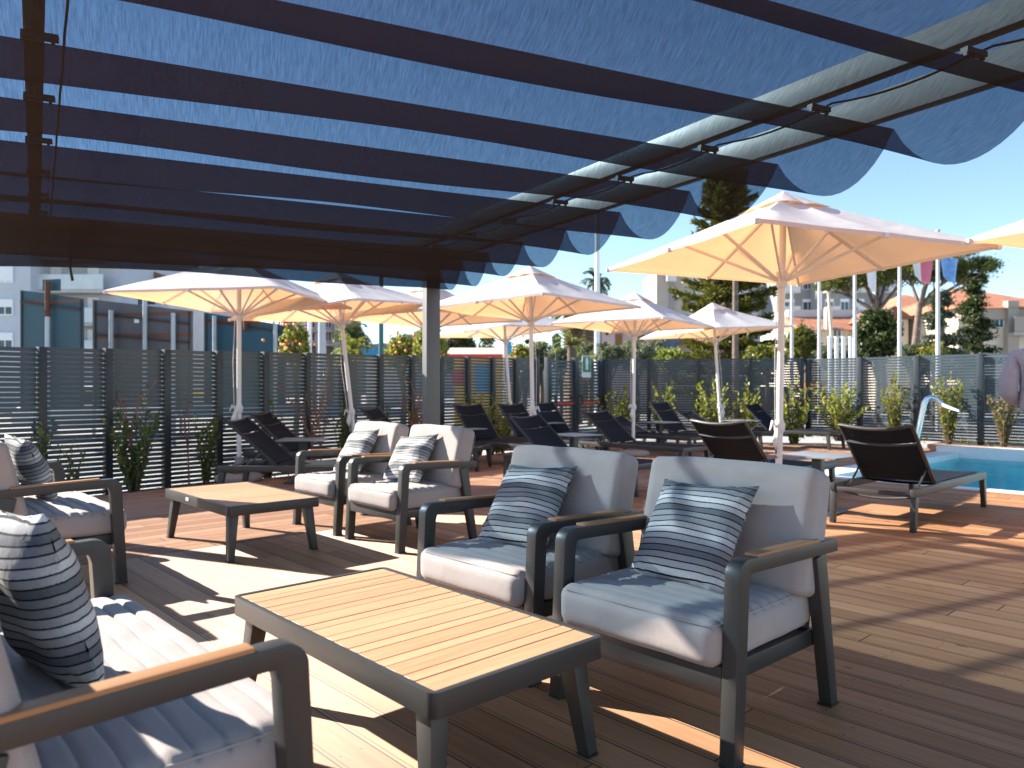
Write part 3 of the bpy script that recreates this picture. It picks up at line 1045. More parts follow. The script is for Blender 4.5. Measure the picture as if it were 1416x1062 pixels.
def coffee_table(label, loc, rotz, seed):
    """local x along the slats (short side 0.672), y the long side 1.25"""
    t = thing('coffee_table', label, 'coffee table', loc, rotz, 'low teak topped coffee tables')
    X, Y, H = 0.672, 1.25, 0.38
    # rim with rounded corners
    rim, inn = [], []
    r = 0.03
    for cx, cy, a0 in ((X / 2 - r, Y / 2 - r, 0), (-X / 2 + r, Y / 2 - r, 90), (-X / 2 + r, -Y / 2 + r, 180), (X / 2 - r, -Y / 2 + r, 270)):
        for k in range(6):
            a = R(a0 + 90 * k / 5)
            rim.append((cx + r * math.cos(a), cy + r * math.sin(a)))
            inn.append((max(-X / 2 + 0.02, min(X / 2 - 0.02, cx + r * math.cos(a) - 0.0)), max(-Y / 2 + 0.02, min(Y / 2 - 0.02, cy + r * math.sin(a)))))
    n = len(rim)
    vs = [(x, y, H - 0.068) for x, y in rim] + [(x, y, H) for x, y in rim] + [(x, y, H) for x, y in inn] + [(x, y, H - 0.068) for x, y in inn]
    fs = []
    for i in range(n):
        j = (i + 1) % n
        for a in range(4):
            b_ = (a + 1) % 4
            fs.append((a * n + i, a * n + j, b_ * n + j, b_ * n + i))
    MB().add(vs, fs).build('rim', M['frame'], t, bevel=0.003)
    tp = MB()
    rnd = random.Random(seed)
    y = -Y / 2 + 0.0225
    i = 0
    widths = []
    while True:
        wd = 0.088 if i % 2 == 0 else 0.054
        if y + wd > Y / 2 - 0.0225:
            wd = Y / 2 - 0.0225 - y
            if wd > 0.015:
                tp.box((0, y + wd / 2, H - 0.010 + rnd.uniform(-.0006, .0006)), (X - 0.045, wd - 0.003, 0.016))
            break
        tp.box((0, y + wd / 2, H - 0.010 + rnd.uniform(-.0006, .0006)), (X - 0.045, wd - 0.003, 0.016))
        y += wd
        i += 1
    tp.build('slatted_top', M['teak'], t, bevel=0.0015, seg=1)
    MB().box((0, 0, H - 0.026), (X - 0.046, Y - 0.046, 0.008)).build('under_panel', M['black'], t)
    for sx in (-1, 1):
        for sy in (-1, 1):
            p0 = (sx * (X / 2 - 0.062), sy * (Y / 2 - 0.085), H - 0.069)
            p1 = (sx * (X / 2 - 0.030), sy * (Y / 2 - 0.045), 0.006)
            lg = MB().bar(p0, p1, 0.062, 0.07, 0.044, 0.048, up=(0, 1, 0)).build('leg', M['frame'], t, bevel=0.005)
            MB().box((p1[0], p1[1], 0.004), (0.046, 0.05, 0.008)).build('foot_cap', M['black'], lg)
    return t


nt_c = (Vector((-0.199, 1.888, 0)) + Vector((-1.063, 2.789, 0)) + Vector((-0.561, 3.22, 0)) + Vector((0.302, 2.335, 0))) / 4
mt_c = (Vector((-2.741, 5.812, 0)) + Vector((-2.262, 6.324, 0)) + Vector((-1.353, 5.329, 0)) + Vector((-1.877, 4.902, 0))) / 4
coffee_table('long slatted coffee table in the foreground between sofa and armchairs', nt_c, TH, 1)
ct2 = coffee_table('low coffee table in sun in front of the middle armchairs', mt_c, TH, 2)
MB().box((-0.338, 0.12, 0.35), (0.004, 0.055, 0.022)).build('name_plate', M['white_paint'], ct2)


# ------------------------------------------------------------------ loungers
LG = 'dark sun loungers round the pool'


def lounger(label, head, ang, back, name='sun_lounger', lab_white=False):
    """head: middle of the head end on the ground; ang: direction head to foot, degrees"""
    t = thing(name, label, 'sun lounger', (head[0], head[1], 0), R(ang - 90), LG)
    Ln, W, H = 1.95, 0.70, 0.345
    for s in (-1, 1):
        x = s * (W / 2 - 0.025)
        MB().bar((x, 0.0, H - 0.03), (x, Ln, H - 0.03), 0.045, 0.065).build('side_rail', M['frame'], t, bevel=0.006)
        for y, dy in ((0.05, -0.035), (Ln - 0.05, 0.035)):
            MB().bar((x, y, H - 0.063), (x, y + dy, 0.0), 0.046, 0.075, 0.042, 0.05, up=(0, 1, 0)).build('leg', M['frame'], t, bevel=0.005)
    MB().box((0, Ln - 0.028, H - 0.032), (W - 0.098, 0.05, 0.055)).build('foot_bar', M['frame'], t, bevel=0.005)
    MB().box((0, 0.028, H - 0.045), (W - 0.098, 0.04, 0.035)).build('head_bar', M['frame'], t, bevel=0.005)
    MB().tube([(x, 0.12, H - 0.075 - 0.03 * (1 - (x / 0.28) ** 2)) for x in [-.28 + .56 * i / 10 for i in range(11)]], 0.011, 6).build('curved_bar', M['frame'], t, True)
    hinge = 0.62
    # seat sling
    vs, fs = [], []
    ny, nx = 24, 8
    for lay in (0.0, -0.022):
        for j in range(ny + 1):
            for i in range(nx + 1):
                x = (i / nx - 0.5) * (W - 0.10)
                y = hinge + (Ln - 0.06 - hinge) * j / ny
                dip = -0.012 * (1 - (2 * i / nx - 1) ** 2)
                vs.append((x, y, H + 0.008 + dip + lay))
    m_ = (ny + 1) * (nx + 1)
    for l in range(2):
        for j in range(ny):
            for i in range(nx):
                a = l * m_ + j * (nx + 1) + i
                fs.append((a, a + 1, a + nx + 2, a + nx + 1))
    MB().add(vs, fs).build('seat_sling', M['sling'], t, True)
    # backrest, turned about the hinge
    br = bpy.data.objects.new('backrest', None)
    BL = 0.74
    fr = MB()
    pts_l = [(-W / 2 + 0.055, 0, 0), (-W / 2 + 0.055, -BL, 0)]
    top = [((i / 12 - 0.5) * (W - 0.11), -BL - 0.004, -0.045 * (1 - (2 * i / 12 - 1) ** 2)) for i in range(13)]
    fr.tube([(-W / 2 + 0.055, 0.0, 0)] + top + [(W / 2 - 0.055, 0.0, 0)], 0.016, 8)
    fr.tube([((i / 12 - 0.5) * (W - 0.11), -BL * 0.72, -0.012 - 0.03 * (1 - (2 * i / 12 - 1) ** 2)) for i in range(13)], 0.010, 6)
    bro = fr.build('backrest', M['frame'], t, True)
    bro.location = (0, hinge, H + 0.005)
    bro.rotation_euler = (-R(back), 0, 0)
    for y0, y1 in ((-0.02, -BL * 0.70), (-BL * 0.745, -BL)):
        vs, fs = [], []
        for lay in (0.006, -0.012):
            for j in range(13):
                for i in range(9):
                    x = (i / 8 - 0.5) * (W - 0.13)
                    y = y0 + (y1 - y0) * j / 12
                    q = (-y / BL)
                    vs.append((x, y, lay - 0.045 * q * (1 - (2 * i / 8 - 1) ** 2)))
        for l in range(2):
            for j in range(12):
                for i in range(8):
                    a = l * 117 + j * 9 + i
                    fs.append((a, a + 1, a + 10, a + 9))
        MB().add(vs, fs).build('back_sling', M['sling'], bro, True)
    # struts that hold the backrest up
    c, s_ = math.cos(R(back)), math.sin(R(back))
    for s in (-1, 1):
        x = s * (W / 2 - 0.075)
        pt = (x, hinge - 0.20 * c, H + 0.20 * s_)
        MB().bar(pt, (x, 0.22, H - 0.05), 0.012, 0.018).build('back_strut', M['frame'], t, bevel=0.002)
    bpy.data.objects.remove(br)
    return t


def lounger_spot(label, head, ang, back):
    return lounger(label, head, ang, back)


lounger_spot('black lounger seen from behind at the pool edge on the right', (3.01, 6.22), 43, 43)
lounger_spot('black lounger seen from behind, hidden up to its backrest by the nearest armchair', (1.95, 7.2), 43, 43)
lounger_spot('navy lounger seen side on behind the second armchair, left of the small square table', (0.12, 9.55), -42, 40)
lounger_spot('navy lounger seen side on with its foot towards the two black loungers', (1.31, 12.0), -47, 39)
lounger_spot('lounger with low backrest below the umbrella right of the gate', (1.98, 14.33), -47, 24)
lounger_spot('lounger with steep backrest beside the tall yellow green shrub', (2.87, 15.15), -47, 50)
lounger_spot('lounger with half raised backrest behind the left black lounger', (3.72, 15.9), -47, 28)
lounger_spot('lounger by the far fence corner near the pink flag', (5.05, 15.95), -47, 44)
lounger_spot('lounger just right of the pergola post beside a white table', (-0.85, 12.55), -47, 50)
lounger_spot('lounger with raised back in front of the yellow kiosk', (-0.12, 13.5), -47, 49)
lounger_spot('far lounger with raised back in front of the gate', (0.50, 14.65), -47, 50)
lounger_spot('lounger under the leftmost umbrella with its frame beside the middle coffee table', (-3.13, 8.25), -3, 41)
lounger_spot('lounger by the bare reddish shrub behind the small table', (-3.5, 10.1), -8, 42)
lounger_spot('lounger half hidden behind the sunlit armchair cushions', (-2.28, 11.35), -15, 46)


def side_table(label, loc, rot):
    t = thing('side_table', label, 'side table', (loc[0], loc[1], 0), R(rot), 'small square tables between the loungers')
    MB().box((0, 0, 0.535), (0.58, 0.58, 0.014)).build('table_top', M['ltable'], t, bevel=0.003)
    MB().box((0, 0, 0.27), (0.09, 0.09, 0.514)).build('column', M['frame'], t, bevel=0.004)
    MB().box((0, 0, 0.008), (0.40, 0.40, 0.016)).build('foot_plate', M['frame'], t, bevel=0.003)
    return t


for lb, lc, rt in (
        ('small square table between the two black loungers', (2.90, 7.02), 43),
        ('small square table between the two navy loungers, middle of the picture', (0.86, 10.3), 40),
        ('small square table at the left beneath the tilted umbrella', (-2.62, 9.3), 5),
        ('small square table just right of the pergola post', (-0.80, 11.9), 43),
        ('small square table behind the nearest armchair, beyond the navy loungers', (2.84, 14.3), 43),
        ('small square table by the far corner of the fence', (4.7, 15.2), 43),
        ('small white looking table in front of the gate', (0.64, 14.1), 43)):
    side_table(lb, lc, rt)

# ------------------------------------------------------------------ umbrellas
UG = 'off white parasols over the loungers'


def umbrella(label, base, corner, half_diag=1.57, tilt=(0, 0), rim=2.31, seed=0, base_disc=True):
    """corner: heading of one corner of the square canopy in degrees; tilt leans the pole (x, y)"""
    t = thing('parasol', label, 'parasol', (base[0], base[1], 0), 0, UG)
    t.rotation_euler = (R(tilt[1]), R(tilt[0]), 0)
    rise = 0.54
    apex = rim + rise
    hub = rim - 0.17
    rs = random.Random(seed)
    NS, NRr = 64, 14

    def edge_r(th):
        # square outline with slightly hollow sides
        a = ((math.degrees(th) - corner + 45) % 90) - 45      # 0 at a corner
        half = half_diag * math.cos(R(45))
        d = half / math.cos(R(45) - abs(R(a)))
        return d * (1 - 0.018 * math.sin(math.pi * abs(a) / 45) ** 2 * 1.0)

    def surf(th, f, lift=0.0):
        r_ = edge_r(th) * f
        a = ((math.degrees(th) - corner) % 45) / 45
        gore = math.sin(math.pi * a)
        z = apex - rise * (f ** 0.93) - 0.035 * gore * f * (1.2 - f) * 1.8 + 0.012 * gore * f ** 3
        return Vector((r_ * math.cos(th), r_ * math.sin(th), z + lift))
    vs, fs = [], []
    f0 = 0.17
    for j in range(NRr + 1):
        f = f0 + (1 - f0) * j / NRr
        for k in range(NS):
            vs.append(surf(2 * math.pi * k / NS + R(corner), f))
    for k in range(NS):       # short hem turned down at the rim
        p = surf(2 * math.pi * k / NS + R(corner), 1.0)
        vs.append(p + Vector((-p.x * 0.006, -p.y * 0.006, -0.03)))
    for j in range(NRr + 1):
        for k in range(NS):
            k2 = (k + 1) % NS
            fs.append((j * NS + k, j * NS + k2, (j + 1) * NS + k2, (j + 1) * NS + k))
    MB().add(vs, fs).build('canopy', M['canopy'], t, True)
    vs, fs = [], []
    for j in range(7):
        f = 0.001 + 0.24 * j / 6
        for k in range(NS):
            th = 2 * math.pi * k / NS + R(corner)
            a = ((math.degrees(th) - corner) % 45) / 45
            lift = 0.03 * (1 - j / 6) + 0.012 + 0.028 * (j / 6) * math.sin(math.pi * a)
            vs.append(surf(th, f, lift))
    for j in range(6):
        for k in range(NS):
            k2 = (k + 1) % NS
            fs.append((j * NS + k, j * NS + k2, (j + 1) * NS + k2, (j + 1) * NS + k))
    MB().add(vs, fs).build('vent_cap', M['canopy'], t, True)
    MB().tube([(0, 0, 0.05), (0, 0, 1.2), (0, 0, apex - 0.02)], 0.029, 14).build('pole', M['white_pole'], t, True)
    MB().lathe([(0.033, hub - 0.10), (0.048, hub - 0.08), (0.05, hub + 0.04), (0.036, hub + 0.05)], 14).build('runner', M['white_pole'], t, True)
    MB().lathe([(0.03, apex - 0.08), (0.06, apex - 0.06), (0.06, apex - 0.035), (0.02, apex - 0.02)], 12).build('top_hub', M['white_pole'], t, True)
    for k in range(8):
        th = R(corner + 45 * k)
        pts = [surf(th, f, -0.03) for f in (0.06, 0.3, 0.55, 0.8, 0.985)]
        rb = MB().bar(pts[0], pts[-1], 0.018, 0.028).build('rib', M['white_pole'], t, bevel=0.003)
        p = surf(th, 0.56, -0.045)
        MB().bar((0.045 * math.cos(th), 0.045 * math.sin(th), hub - 0.03), p, 0.016, 0.026).build('strut', M['white_pole'], rb, bevel=0.003)
        q = surf(th, 0.995, -0.022)
        MB().box(q, (0.035, 0.035, 0.035)).build('rib_tip', M['white_pole'], rb, bevel=0.006)
    # cloth tie and cord on the pole
    tz = 0.86 + rs.uniform(-0.05, 0.05)
    tie = MB()
    tie.lathe([(0.030, tz - 0.05), (0.046, tz - 0.02), (0.05, tz + 0.03), (0.032, tz + 0.07)], 10)
    sx = rs.choice((-1, 1))
    tie.tube([(0.03 * sx, -0.02, tz), (0.075 * sx, -0.04, tz + 0.05), (0.10 * sx, -0.05, tz - 0.02)], [0.012, 0.02, 0.006], 6)
    tie.tube([(0.03 * sx, -0.03, tz), (0.05 * sx, -0.06, tz - 0.12), (0.04 * sx, -0.05, tz - 0.26)], [0.014, 0.03, 0.012], 6)
    tie.tube([(-0.02, -0.03, tz), (-0.03, -0.06, tz - 0.10), (-0.05, -0.05, tz - 0.20)], [0.012, 0.022, 0.006], 6)
    tie.build('cloth_tie', M['white_cloth'], t, True)
    MB().tube([(0.04 * sx, -0.03, hub - 0.06), (0.065 * sx, -0.035, 1.5), (0.05 * sx, -0.03, tz)], 0.004, 5).build('cord', M['white_cloth'], t, True)
    MB().lathe([(0.27, 0.0), (0.29, 0.02), (0.29, 0.055), (0.26, 0.085), (0.06, 0.095), (0.05, 0.30), (0.034, 0.31)], 28).build('base', M['base_stone'], t, True)
    return t


umbrella('big parasol nearest the camera, spread over the black loungers on the right', (2.32, 6.47), -26, 1.6, (1.0, 0), seed=1)
umbrella('leftmost parasol, its top cut by the pergola, in front of the road signs', (-3.48, 9.45), 35, 1.52, (0, 0), seed=2)
umbrella('parasol on a leaning pole behind the left armchairs', (-2.22, 10.7), 20, 1.5, (-6, 2), seed=3)
umbrella('parasol just left of the pergola post with its tie near the armchair', (-1.32, 11.9), 10, 1.5, (0, 0), seed=4)
umbrella('parasol in the middle of the picture right of the pergola post', (0.30, 10.3), 4, 1.55, (-1, 0), seed=5)
umbrella('low parasol far back in front of the yellow kiosk', (0.02, 14.4), 0, 1.45, (-4, 0), seed=6)
umbrella('parasol in front of the pinkish house right of the gate', (2.14, 13.1), 8, 1.5, (0.6, 0), seed=7)
umbrella('parasol in front of the big layered conifer', (4.15, 14.6), -15, 1.45, (-4, 0), seed=8)
umbrella('parasol of which one corner shows at the right edge', (4.98, 5.1), -20, 1.6, (0, 0), seed=9)

# ------------------------------------------------------------------ slatted fences and the gate
def fence_run(label, pts, post_w, name='slatted_fence', slat=0.0465, gap=0.0105, cap=True):
    """pts: list of (x, y, z_bottom, z_top); one panel between neighbours, a post at each"""
    t = thing(name, label, 'fence', (pts[0][0], pts[0][1], pts[0][2]), 0, 'slatted boundary fences')
    O = t.location.copy()
    for i, (x, y, z0, z1) in enumerate(pts):
        a = Vector(pts[max(i - 1, 0)][:2] + (0,))
        b_ = Vector(pts[min(i + 1, len(pts) - 1)][:2] + (0,))
        d = (b_ - a).normalized()
        nrm = Vector((d.y, -d.x, 0))
        if nrm.y > 0:
            nrm = -nrm
        rot = Matrix.Rotation(math.atan2(d.y, d.x), 3, 'Z')
        c = Vector((x, y, (z0 + z1) / 2)) + nrm * 0.035
        MB().box(c - O, (post_w, 0.10, z1 - z0 + 0.008), rot).build('post', M['fence_post'], t, bevel=0.004)
    for i in range(len(pts) - 1):
        p, q = pts[i], pts[i + 1]
        a, b_ = Vector((p[0], p[1], 0)), Vector((q[0], q[1], 0))
        d = (b_ - a).normalized()
        a2, b2 = a + d * (post_w / 2 + 0.002), b_ - d * (post_w / 2 + 0.002)
        z0, z1 = (p[2] + q[2]) / 2 + 0.02, (p[3] + q[3]) / 2
        n = int((z1 - z0) / (slat + gap))
        pb = MB()
        for k in range(n + 1):
            z = z1 - slat / 2 - k * (slat + gap)
            dz = Vector((0, 0, z))
            pb.bar(a2 + dz - O, b2 + dz - O, 0.016, slat)
        pb.build('slat_panel', M['fence'], t)
    return t


FD = Vector((0.633, 0.774, 0)).normalized()
F0 = Vector((-5.41, 8.5, 0))


def f1(k):
    y = 8.5 * (1 + 0.0653 * k)
    px = (56 + 101 * k) / (1 + 0.0653 * k)
    return Vector(((px - 708) / FPX * y, y, 0))


def fpt(k):
    p = f1(k)
    return (p.x, p.y, -0.15 + 0.011 * k, 1.645 + 0.0145 * k)


fence_run('dark slatted fence on the left, from the road signs to the gate', [fpt(k) for k in range(-2, 14)], 0.085)
# gate of two leaves
gate = thing('slatted_gate', 'two leaf slatted gate with red push bars and a green exit sign', 'gate', fpt(13.35)[:3], 0)
GO = gate.location.copy()
gp = [fpt(13.55), fpt(15.0), fpt(16.5)]
rotg = Matrix.Rotation(math.atan2(FD.y, FD.x), 3, 'Z')
GN = Vector((FD.y, -FD.x, 0))
for x, y, z0, z1 in gp:
    MB().box(Vector((x, y, (z0 + z1) / 2 + 0.01)) + GN * 0.04 - GO, (0.13, 0.11, z1 - z0 + 0.04), rotg).build('gate_post', M['fence_post'], gate, bevel=0.004)
M['red'] = simple('red push bar paint', (0.55, 0.05, 0.03), 0.4)
M['sign_green'] = simple('green exit sign', (0.01, 0.22, 0.10), 0.45, var=0.03)
for i in range(2):
    p, q = gp[i], gp[i + 1]
    a, b_ = Vector((p[0], p[1], 0)) + FD * 0.075, Vector((q[0], q[1], 0)) - FD * 0.075
    pb = MB()
    z1 = (p[3] + q[3]) / 2
    k = 0
    while z1 - 0.06 - k * 0.075 > 0.08:
        z = z1 - 0.06 - k * 0.075
        pb.bar(a + Vector((0, 0, z)) - GO, b_ + Vector((0, 0, z)) - GO, 0.02, 0.048)
        k += 1
    for e in (a, b_):
        pb.bar(e + Vector((0, 0, 0.05)) - GO, e + Vector((0, 0, z1)) - GO, 0.035, 0.035)
    pb.build('gate_leaf', M['fence'], gate)
    h = 0.86
    bar = MB().tube([a + GN * 0.11 + FD * 0.12 + Vector((0, 0, h)) - GO, b_ + GN * 0.11 - FD * 0.12 + Vector((0, 0, h)) - GO], 0.024, 8).build('push_bar', M['red'], gate, True)
    for e in (a + FD * 0.10, b_ - FD * 0.10):
        MB().tube([e + GN * 0.03 + Vector((0, 0, h + 0.16)) - GO, e + GN * 0.10 + Vector((0, 0, h + 0.16)) - GO, e + GN * 0.12 + Vector((0, 0, h)) - GO], 0.028, 8).build('bar_bracket', M['black'], bar, True)
sp = Vector((gp[1][0], gp[1][1], 1.70)) + FD * 0.42 + GN * 0.06
sg = MB().box((0, 0, 0), (0.36, 0.012, 0.50), rotg)
sgn = sg.build('exit_sign', M['white_paint'], gate)
sgn.location = sp - GO
MB().box(GN * 0.008 + Vector((0, 0, 0.055)), (0.32, 0.008, 0.36), rotg).build('green_panel', M['sign_green'], sgn)
# white figure pushing through the door: head, trunk, legs, arrow head
fg = MB()
for dx, dz, wv, hv in ((0.0, 0.17, 0.07, 0.06), (0.0, 0.085, 0.11, 0.11), (-0.025, -0.02, 0.045, 0.11), (0.03, -0.02, 0.045, 0.11)):
    fg.box(FD * dx + GN * 0.0145 + Vector((0, 0, dz)), (wv, 0.004, hv), rotg)
fg.build('pictogram', M['white_paint'], sgn)

c2 = Vector((2.13, 17.62, 0))
s2 = []
for k in range(0, 5):
    y = 17.7 * (1 - 0.01636 * k)
    px = (831 + 52 * k) / (1 - 0.01636 * k)
    p = at(px, y)
    s2.append((p.x, p.y, 0.0 + 0.03 * k, 1.88))
s2[0] = (s2[0][0] + 0.12, s2[0][1], s2[0][2], s2[0][3])
e2 = Vector((s2[-1][0], s2[-1][1], 0))
s2[-1] = (e2.x - 0.05, e2.y, 0.10, 1.87)
fence_run('shaded slatted fence between the gate and the pool corner', s2, 0.085)
FV = -V
s3 = []
for k in range(0, 6):
    p = e2 + FV * (0.06 + 1.115 * k)
    s3.append((p.x + 0.06, p.y, 0.13, 1.845))
fence_run('sunlit slatted fence beyond the pool on the right', s3, 0.10)

# ------------------------------------------------------------------ planting inside the fences
LM = {
    'laurel': leaf_mat('dark laurel leaf', [(0.03, 0.06, 0.018), (0.06, 0.105, 0.03), (0.09, 0.145, 0.04), (0.15, 0.19, 0.05)], 0.3),
    'bright': leaf_mat('yellow green young leaf', [(0.08, 0.12, 0.025), (0.16, 0.20, 0.04), (0.25, 0.27, 0.06), (0.33, 0.30, 0.10)], 0.35),
    'pinkish': leaf_mat('green leaf with pink tips', [(0.06, 0.09, 0.03), (0.12, 0.14, 0.05), (0.24, 0.17, 0.10), (0.32, 0.19, 0.14)], 0.35),
    'dry': leaf_mat('dry brown leaf', [(0.07, 0.035, 0.02), (0.12, 0.06, 0.03)], 0.2),
    'citrus': leaf_mat('citrus leaf', [(0.05, 0.085, 0.02), (0.12, 0.15, 0.03), (0.22, 0.22, 0.05), (0.32, 0.26, 0.07)], 0.35),
    'olive': leaf_mat('olive leaf', [(0.07, 0.085, 0.055), (0.13, 0.15, 0.10), (0.19, 0.21, 0.15)], 0.3),
    'pine': leaf_mat('umbrella pine needles', [(0.022, 0.045, 0.012), (0.045, 0.075, 0.016), (0.09, 0.115, 0.025), (0.14, 0.15, 0.035)], 0.25),
    'pine_gold': leaf_mat('golden green pine needles', [(0.05, 0.07, 0.015), (0.10, 0.115, 0.02), (0.17, 0.16, 0.035)], 0.25),  # yellower needle greens, for the left umbrella pine and the weeping tree
    'conifer': leaf_mat('layered conifer needles', [(0.035, 0.05, 0.012), (0.08, 0.095, 0.02), (0.15, 0.145, 0.03), (0.20, 0.18, 0.045)], 0.2),
    'cedar': leaf_mat('blue green cedar needles', [(0.02, 0.035, 0.02), (0.045, 0.06, 0.04), (0.08, 0.10, 0.07), (0.11, 0.12, 0.075)], 0.2),
    'dark': leaf_mat('dark evergreen leaf', [(0.012, 0.025, 0.01), (0.028, 0.045, 0.015), (0.05, 0.07, 0.02), (0.09, 0.10, 0.03)], 0.25),
    'palm': leaf_mat('palm leaflet', [(0.03, 0.06, 0.018), (0.06, 0.09, 0.025), (0.10, 0.12, 0.04)], 0.25),
    'palm_y': leaf_mat('yellow green palm leaflet', [(0.14, 0.18, 0.03), (0.22, 0.24, 0.05), (0.28, 0.27, 0.08)], 0.35),
    'palm_dry': leaf_mat('dry palm leaflet', [(0.12, 0.08, 0.045), (0.20, 0.14, 0.075)], 0.2),
}
M['bark'] = simple('brown bark', (0.11, 0.075, 0.05), 0.9, 0, 0.35, 14, 0.6, 40)
M['pine_bark'] = simple('greyish pine bark', (0.16, 0.115, 0.09), 0.9, 0, 0.35, 6, 0.6, 20)
M['twig'] = simple('bare reddish twig', (0.20, 0.12, 0.085), 0.8, 0, 0.3, 20)
M['orange'] = simple('orange fruit', (0.75, 0.24, 0.02), 0.45, 0, 0.1, 20, 0.15, 150)

PG = 'young shrubs planted along the fence'


def shrub(label, pos, h, w, mat, stems=7, per=26, leaf=0.055, name='shrub', z0=-0.14, bare=0, seed=0, skew=0.0):
    rs = np.random.default_rng(seed + 300)
    t = thing(name, label, 'shrub', (pos[0], pos[1], z0), 0, PG)
    st = MB()
    pts, dirs = [], []
    for i in range(stems):
        a = rs.uniform(0, 2 * math.pi)
        rr = w * 0.5 * math.sqrt(rs.uniform(0.02, 1))
        hh = h * rs.uniform(0.55, 1.0) * (1 - 0.25 * rr / (w * 0.5))
        top = Vector((rr * math.cos(a) + skew * hh, rr * math.sin(a), hh))
        mid = Vector((top.x * 0.45, top.y * 0.45, hh * 0.5))
        st.tube([(top.x * 0.12, top.y * 0.12, -0.02), mid, top], [0.009, 0.006, 0.002], 5, False)
        for k in range(per):
            f = 0.12 + 0.88 * (k + rs.uniform(0, 1)) / per
            p = mid * (f / 0.5) if f < 0.5 else mid + (top - mid) * ((f - 0.5) / 0.5)
            aa = rs.uniform(0, 2 * math.pi)
            dv = Vector((math.cos(aa), math.sin(aa), 0.9 + 0.5 * f))
            dv.normalize()
            ln = leaf * rs.uniform(0.3, 0.9)
            q = p + dv * ln
            pts.append((q.x, q.y, max(q.z, 0.02)))
            dirs.append(tuple(dv))
    for i in range(bare):
        a = rs.uniform(0, 2 * math.pi)
        rr = w * 0.5 * rs.uniform(0.5, 1.3)
        hh = h * rs.uniform(1.0, 1.35)
        top = Vector((rr * math.cos(a), rr * math.sin(a) * 0.5, hh))
        st.tube([(0, 0, 0), (top.x * 0.35, top.y * 0.35, hh * 0.5), (top.x * 0.8, top.y * 0.8, hh * 0.85), top], [0.012, 0.009, 0.006, 0.004], 5, False)
    st.build('stems', M['twig'] if bare else M['bark'], t, True)
    leaves('foliage', pts, leaf, LM[mat], t, 0.42, dirs, 0.35)
    return t


def bare_tree(label, pos, h, seed, name='bare_sapling', buds=True, n=5, thick=0.02, spread=0.35):
    rs = np.random.default_rng(seed + 900)
    t = thing(name, label, 'sapling', (pos[0], pos[1], -0.14), 0, 'bare saplings along the fence')
    b_ = MB()
    tips = []

    def branch(p, d, ln, r_, lev):
        q = p + d * ln * 0.5 + Vector((rs.normal() * .02, rs.normal() * .02, 0))
        e = q + (d + Vector((0, 0, 0.25))).normalized() * ln * 0.5
        b_.tube([p, q, e], [r_, r_ * 0.8, r_ * 0.55], 6, True)
        tips.append(e)
        if lev > 0:
            for k in range(2 if lev < 2 else n):
                a = rs.uniform(0, 2 * math.pi)
                s = rs.uniform(0.3, 1.0) * spread
                dd = (d + Vector((math.cos(a) * s * 1.6, math.sin(a) * s * 1.6, 0.25))).normalized()
                st = p + (e - p) * rs.uniform(0.45, 1.0)
                branch(st, dd, ln * rs.uniform(0.5, 0.85), r_ * 0.55, lev - 1)
    branch(Vector((0, 0, -0.05)), Vector((rs.normal() * .05, rs.normal() * .05, 1)).normalized(), h * 0.5, thick, 2)
    b_.build('branches', M['twig'], t, True)
    if buds:
        P_ = np.array([tuple(q) for q in tips])
        leaves('buds', np.repeat(P_, 4, axis=0) + RNG.normal(size=(len(P_) * 4, 3)) * 0.012, 0.035, LM['dry'], t, 0.5)
    return t


def on_strip(px, k_off=0.45, line=1):
    """a point in the planting strip in front of the fence, on the sight line px"""
    s = (px - 708) / FPX
    # fence 1: F0 + FD*t ; strip point = that, moved k_off to the deck
    if line == 1:
        base = F0 + GN * k_off
        d = FD
    elif line == 2:
        base = Vector((s2[0][0], s2[0][1], 0))
        d = (e2 - base).normalized()
        base = base + Vector((d.y, -d.x, 0)) * k_off
    else:
        base = e2 - U * k_off
        d = FV
    # base.x + d.x t = s (base.y + d.y t)
    t_ = (s * base.y - base.x) / (d.x - s * d.y)
    p = base + d * t_
    return (p.x, p.y)


# left strip
shrub('thin dark laurel at the left beside the second fence post', on_strip(55, 0.3), 1.31, 0.34, 'laurel', 5, 22, 0.095, seed=1)
shrub('sparse low laurel with yellowing leaves behind the left sofa', on_strip(95, 0.35), 0.85, 0.52, 'laurel', 5, 16, 0.078, seed=2)
shrub('largest laurel of the left strip, bare branches rising from it', on_strip(185, 0.45), 1.38, 0.64, 'laurel', 17, 28, 0.095, bare=0, seed=3)
bare_tree('tall bare sapling with buds growing out of the largest laurel', on_strip(186, 0.40), 1.75, 4, n=4, thick=0.024, spread=0.5)
bare_tree('thin dark leaning sapling between the two left laurels', on_strip(262, 0.40), 1.35, 5, n=3, thick=0.016, spread=0.12)
shrub('upright dark laurel right of the thin sapling', on_strip(285, 0.40), 1.31, 0.37, 'laurel', 12, 28, 0.084, seed=6)
shrub('low laurel behind the head of the leftmost lounger', on_strip(372, 0.4), 1.31, 0.49, 'laurel', 10, 24, 0.084, seed=7)
bare_tree('bare reddish sapling with red buds by the small table', on_strip(428, 0.42), 1.75, 8, n=6, thick=0.02, spread=0.55)
bare_tree('second bare reddish sapling just right of the first', on_strip(446, 0.30), 1.6, 9, n=5, thick=0.016, spread=0.3, buds=False)
shrub('narrow green shrub behind the leaning pole of the left parasol', on_strip(474, 0.4), 1.38, 0.34, 'laurel', 9, 26, 0.078, seed=10)
shrub('narrow green shrub between the leaning pole and the bare bush', on_strip(531, 0.4), 1.45, 0.29, 'laurel', 7, 26, 0.078, seed=11)
bare_tree('cut back bare bush with many pale upright branches', on_strip(566, 0.4), 1.45, 12, n=9, thick=0.028, spread=0.5, buds=False)
